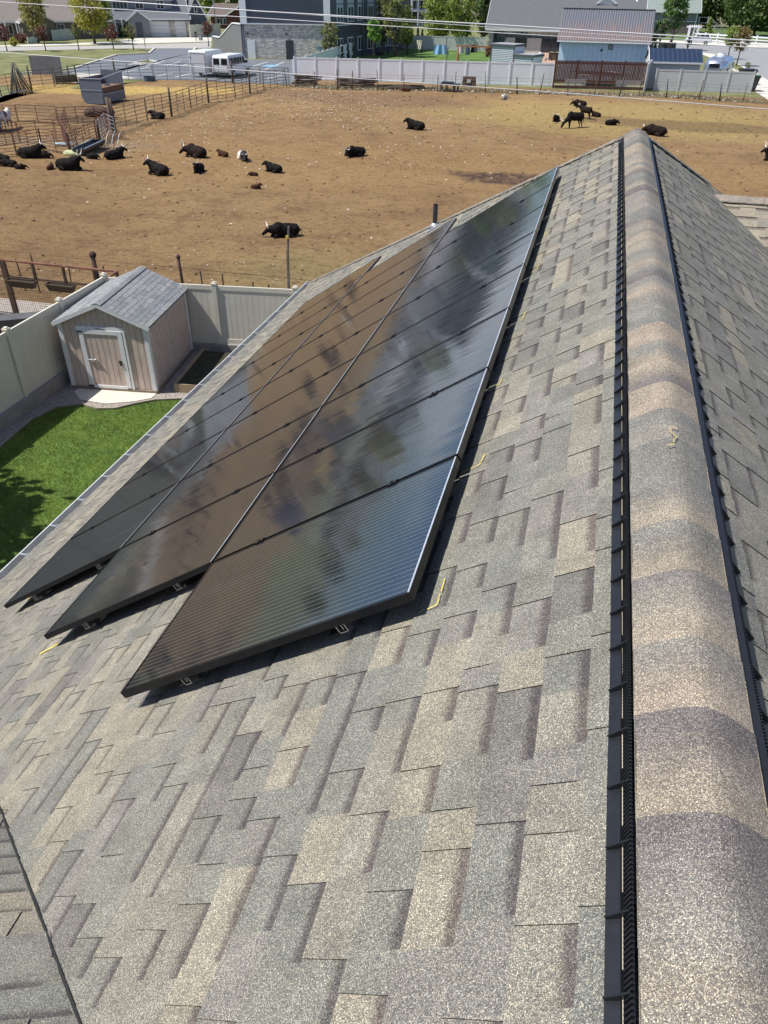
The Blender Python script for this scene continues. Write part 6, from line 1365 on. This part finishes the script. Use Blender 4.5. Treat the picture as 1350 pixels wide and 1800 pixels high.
TG('young bright green tree inside the white fence', 657, 111, 66, 24, 'round', leafmat('leaf_bright', (.16, .34, .05), (.30, .48, .09)), 1300, .17, trunk=.42, tw=.05)
TG('tall loose green tree beside the grey wing wall', 672, 97, 88, 34, 'vase', LOLV, 2200, .2, trunk=.2)
TG('multi stemmed olive green tree behind the garden table', 695, 100, 96, 52, 'vase', leafmat('leaf_olive_green', (.17, .20, .06), (.32, .34, .11)), 3000, .2, trunk=.22)
TG('dark leafy tree left of the swing bench', 716, 96, 62, 26, 'round', LGRN, 1500, .2, trunk=.25)
TG('big bright green willow tree behind the pale fence', 772, 78, 95, 66, 'round', LWIL, 6000, .28, trunk=.12)
TG('rounded green tree in front of the willow near the white house', 806, 88, 86, 56, 'vase', LGRN, 4500, .22, trunk=.22)
TG('dark green tree against the left end of the grey roof', 848, 84, 96, 26, 'round', LDK, 2600, .26, trunk=.15)
for px, lab in ((602, 'leftmost of the three dark cone shrubs inside the white fence'), (612, 'middle one of the three dark cone shrubs inside the white fence'), (621, 'rightmost of the three dark cone shrubs inside the white fence')):
    TG(lab, px, 110, 28 if px > 605 else 26, 8, 'cone', LCON, 700, .12, trunk=.05, cat='shrub', name='cone_shrub')
for px, lab in ((545, 'first tiny round shrub inside the receding white fence'), (559, 'second tiny round shrub inside the receding white fence'), (571, 'third tiny round shrub inside the receding white fence'), (581, 'fourth small shrub inside the receding white fence'), (592, 'fifth small shrub next to the cone shrubs')):
    TG(lab, px, 108, 9 if px < 575 else 15, 7, 'cone', LCON, 250, .1, trunk=.05, cat='shrub', name='round_shrub')
for px, w_, h, lab in ((734, 6, 18, 'small dark cypress behind the pale fence, left one'), (742, 5, 14, 'small dark cypress behind the pale fence, middle one'), (756, 12, 26, 'larger dark cypress behind the pale fence, right one')):
    TG(lab, px, 68, h, w_, 'cone', LCON, 500, .2, trunk=.05, name='cypress')
TG('round dark bush beside the white house corner', 857, 100, 15, 14, 'round', LRED, 500, .13, trunk=.05, cat='shrub', name='round_shrub')
TG('round yellow green shrub at the far left house', 24, 81, 12, 14, 'round', LYEL, 400, .15, trunk=.05, cat='shrub', name='round_shrub')
TG('dark red shrub in front of the far left house porch', 38, 76, 12, 24, 'round', LRED, 500, .2, trunk=.05, cat='shrub', name='round_shrub')
TG('dark shrub cluster by the garage house porch', 218, 66, 18, 20, 'round', LDK, 500, .2, trunk=.05, cat='shrub', name='round_shrub')
TG('tall feathery green tree between the barn and the side road', 1176, 88, 104, 46, 'column', leafmat('leaf_mid', (.09, .19, .045), (.20, .33, .09)), 4200, .22, trunk=.24, bare=False)
TG('slim green tree left of the feathery one', 1158, 86, 78, 22, 'column', MATS['leaf_mid'], 1500, .22, trunk=.2)
TG('narrow black green cypress right of the barn roof', 1141, 120, 66, 15, 'column', LCON, 1800, .2, trunk=.05, name='cypress')
TG('narrow dark cypress in front of the parked white car', 1208, 86, 24, 7, 'column', LCON, 500, .14, trunk=.05, name='cypress')
TG('small olive street tree on the right verge, nearer one', 1294, 116, 56, 30, 'round', leafmat('leaf_orange_green', (.14, .13, .03), (.25, .18, .05)), 1500, .16, trunk=.42, tw=.06)
TG('small green street tree on the right verge, farther one', 1279, 104, 48, 24, 'round', LGRN, 1200, .16, trunk=.42, tw=.06)
TG('young upright green tree in front of the dark trees by the stairs', 1243, 66, 30, 16, 'cone', LGRN, 700, .25, trunk=.1)
TG('huge dark green shade tree at the top right', 1325, 64, 92, 120, 'round', LDK, 9000, .42, trunk=.14)
for px, h, w_, lab in ((1205, 66, 60, 'dark tree mass behind the split level house, left'), (1240, 74, 70, 'dark dense tree behind the outside stairs'), (1282, 70, 62, 'dark tree between the stairs tree and the shade tree')):
    TG(lab, px, 48, h, w_, 'round', LDK, 4200, .5, trunk=.08)
TG('yellow leaved shrub at the right picture edge', 1362, 132, 40, 26, 'round', LYEL, 700, .14, trunk=.2, cat='shrub', name='round_shrub')
TG('bare thin sapling on the neighbour lawn behind the fence', 785, 116, 40, 12, 'round', LOLV, 60, .08, trunk=.3, tw=.035, bare=True)
TG('thin leafy weed tree by the rubbish bins', 1312, 122, 10, 10, 'round', LOLV, 120, .1, trunk=.2, cat='shrub', name='round_shrub')
# distant trees along the top of the view
kk = 0
for x, y, h, w_, lm_ in ((-150, 178, 8, 8, LGRN), (-128, 182, 7, 7, LDK), (-118, 205, 9, 8, LGRN), (-108, 190, 8, 7, LDK), (-100, 212, 10, 9, LGRN), (-92, 214, 9, 8, LDK), (-86, 220, 10, 9, LWIL), (-78, 250, 10, 11, LDK), (-60, 262, 11, 12, LGRN), (-45, 240, 10, 10, LDK), (-33, 236, 11, 10, LDK), (-20, 250, 12, 12, LGRN), (-8, 246, 11, 12, LDK), (8, 250, 12, 12, LGRN), (18, 240, 11, 10, LDK), (30, 236, 12, 12, LDK), (44, 240, 12, 12, LDK), (58, 236, 12, 12, LDK), (-175, 190, 9, 9, LDK), (-205, 200, 9, 10, LGRN)):
    tree(['distant leafy tree standing behind the houses, %s' % s_ for s_ in ('far left corner', 'behind the taupe house', 'behind the taupe roof', 'between the two left houses', 'behind the garage house', 'right of the garage house roof', 'beside the street pole', 'behind the log house', 'behind the dark siding', 'left of the white building', 'right of the white building', 'behind the willow', 'behind the big grey roof', 'behind the barn ridge', 'behind the split level roof', 'above the parked car', 'above the ranch fence', 'above the right road', 'outside left', 'outermost left')][kk], x, y, h, w_, 'round', lm_, 1500, .6, trunk=.12, name='tree'); kk += 1
# trees left of the yard: they shade the lawn and are mirrored in the panels
tree('half leafed tree beyond the left fence shading the lawn', -14.3, 7.6, 5.8, 5.4, 'round', LOLV, 9000, .22, trunk=.25, bare=True, tw=.11)
tree('second half leafed tree beyond the left fence near the house', -16.2, 3.8, 6.2, 4.8, 'round', LOLV, 1700, .12, trunk=.3, bare=True, tw=.12)
for i, (x, y, h, w_, lm_) in enumerate(((-34, 12, 8, 7, LDK), (-40, 22, 9, 8, LGRN), (-52, 33, 9, 8, LDK), (-62, 44, 9, 9, LOLV), (-70, 22, 10, 10, LDK), (-85, 60, 9, 9, LGRN), (-95, 42, 10, 10, LDK))):
    tree(['dark tree beyond the neighbour yard, nearest', 'green tree beyond the neighbour yard, second', 'dark tree beyond the neighbour yard, third', 'olive tree left of the cattle pens', 'dark tree farther left', 'green tree left of the parking lot', 'dark tree at the outer left'][i], x, y, h, w_, 'round', lm_, 1600, .45, trunk=.15)

for i, (x, y, h, w_) in enumerate(((-24, 9, 8.5, 7), (-23, 1, 8, 7), (-27, 15, 8, 7))):
    tree(['big dark garden tree left of the neighbour yard', 'second dark garden tree beside the house wing', 'third dark garden tree toward the cattle pens'][i], x, y, h, w_, 'round', LDK, 3000, .3, trunk=.12)
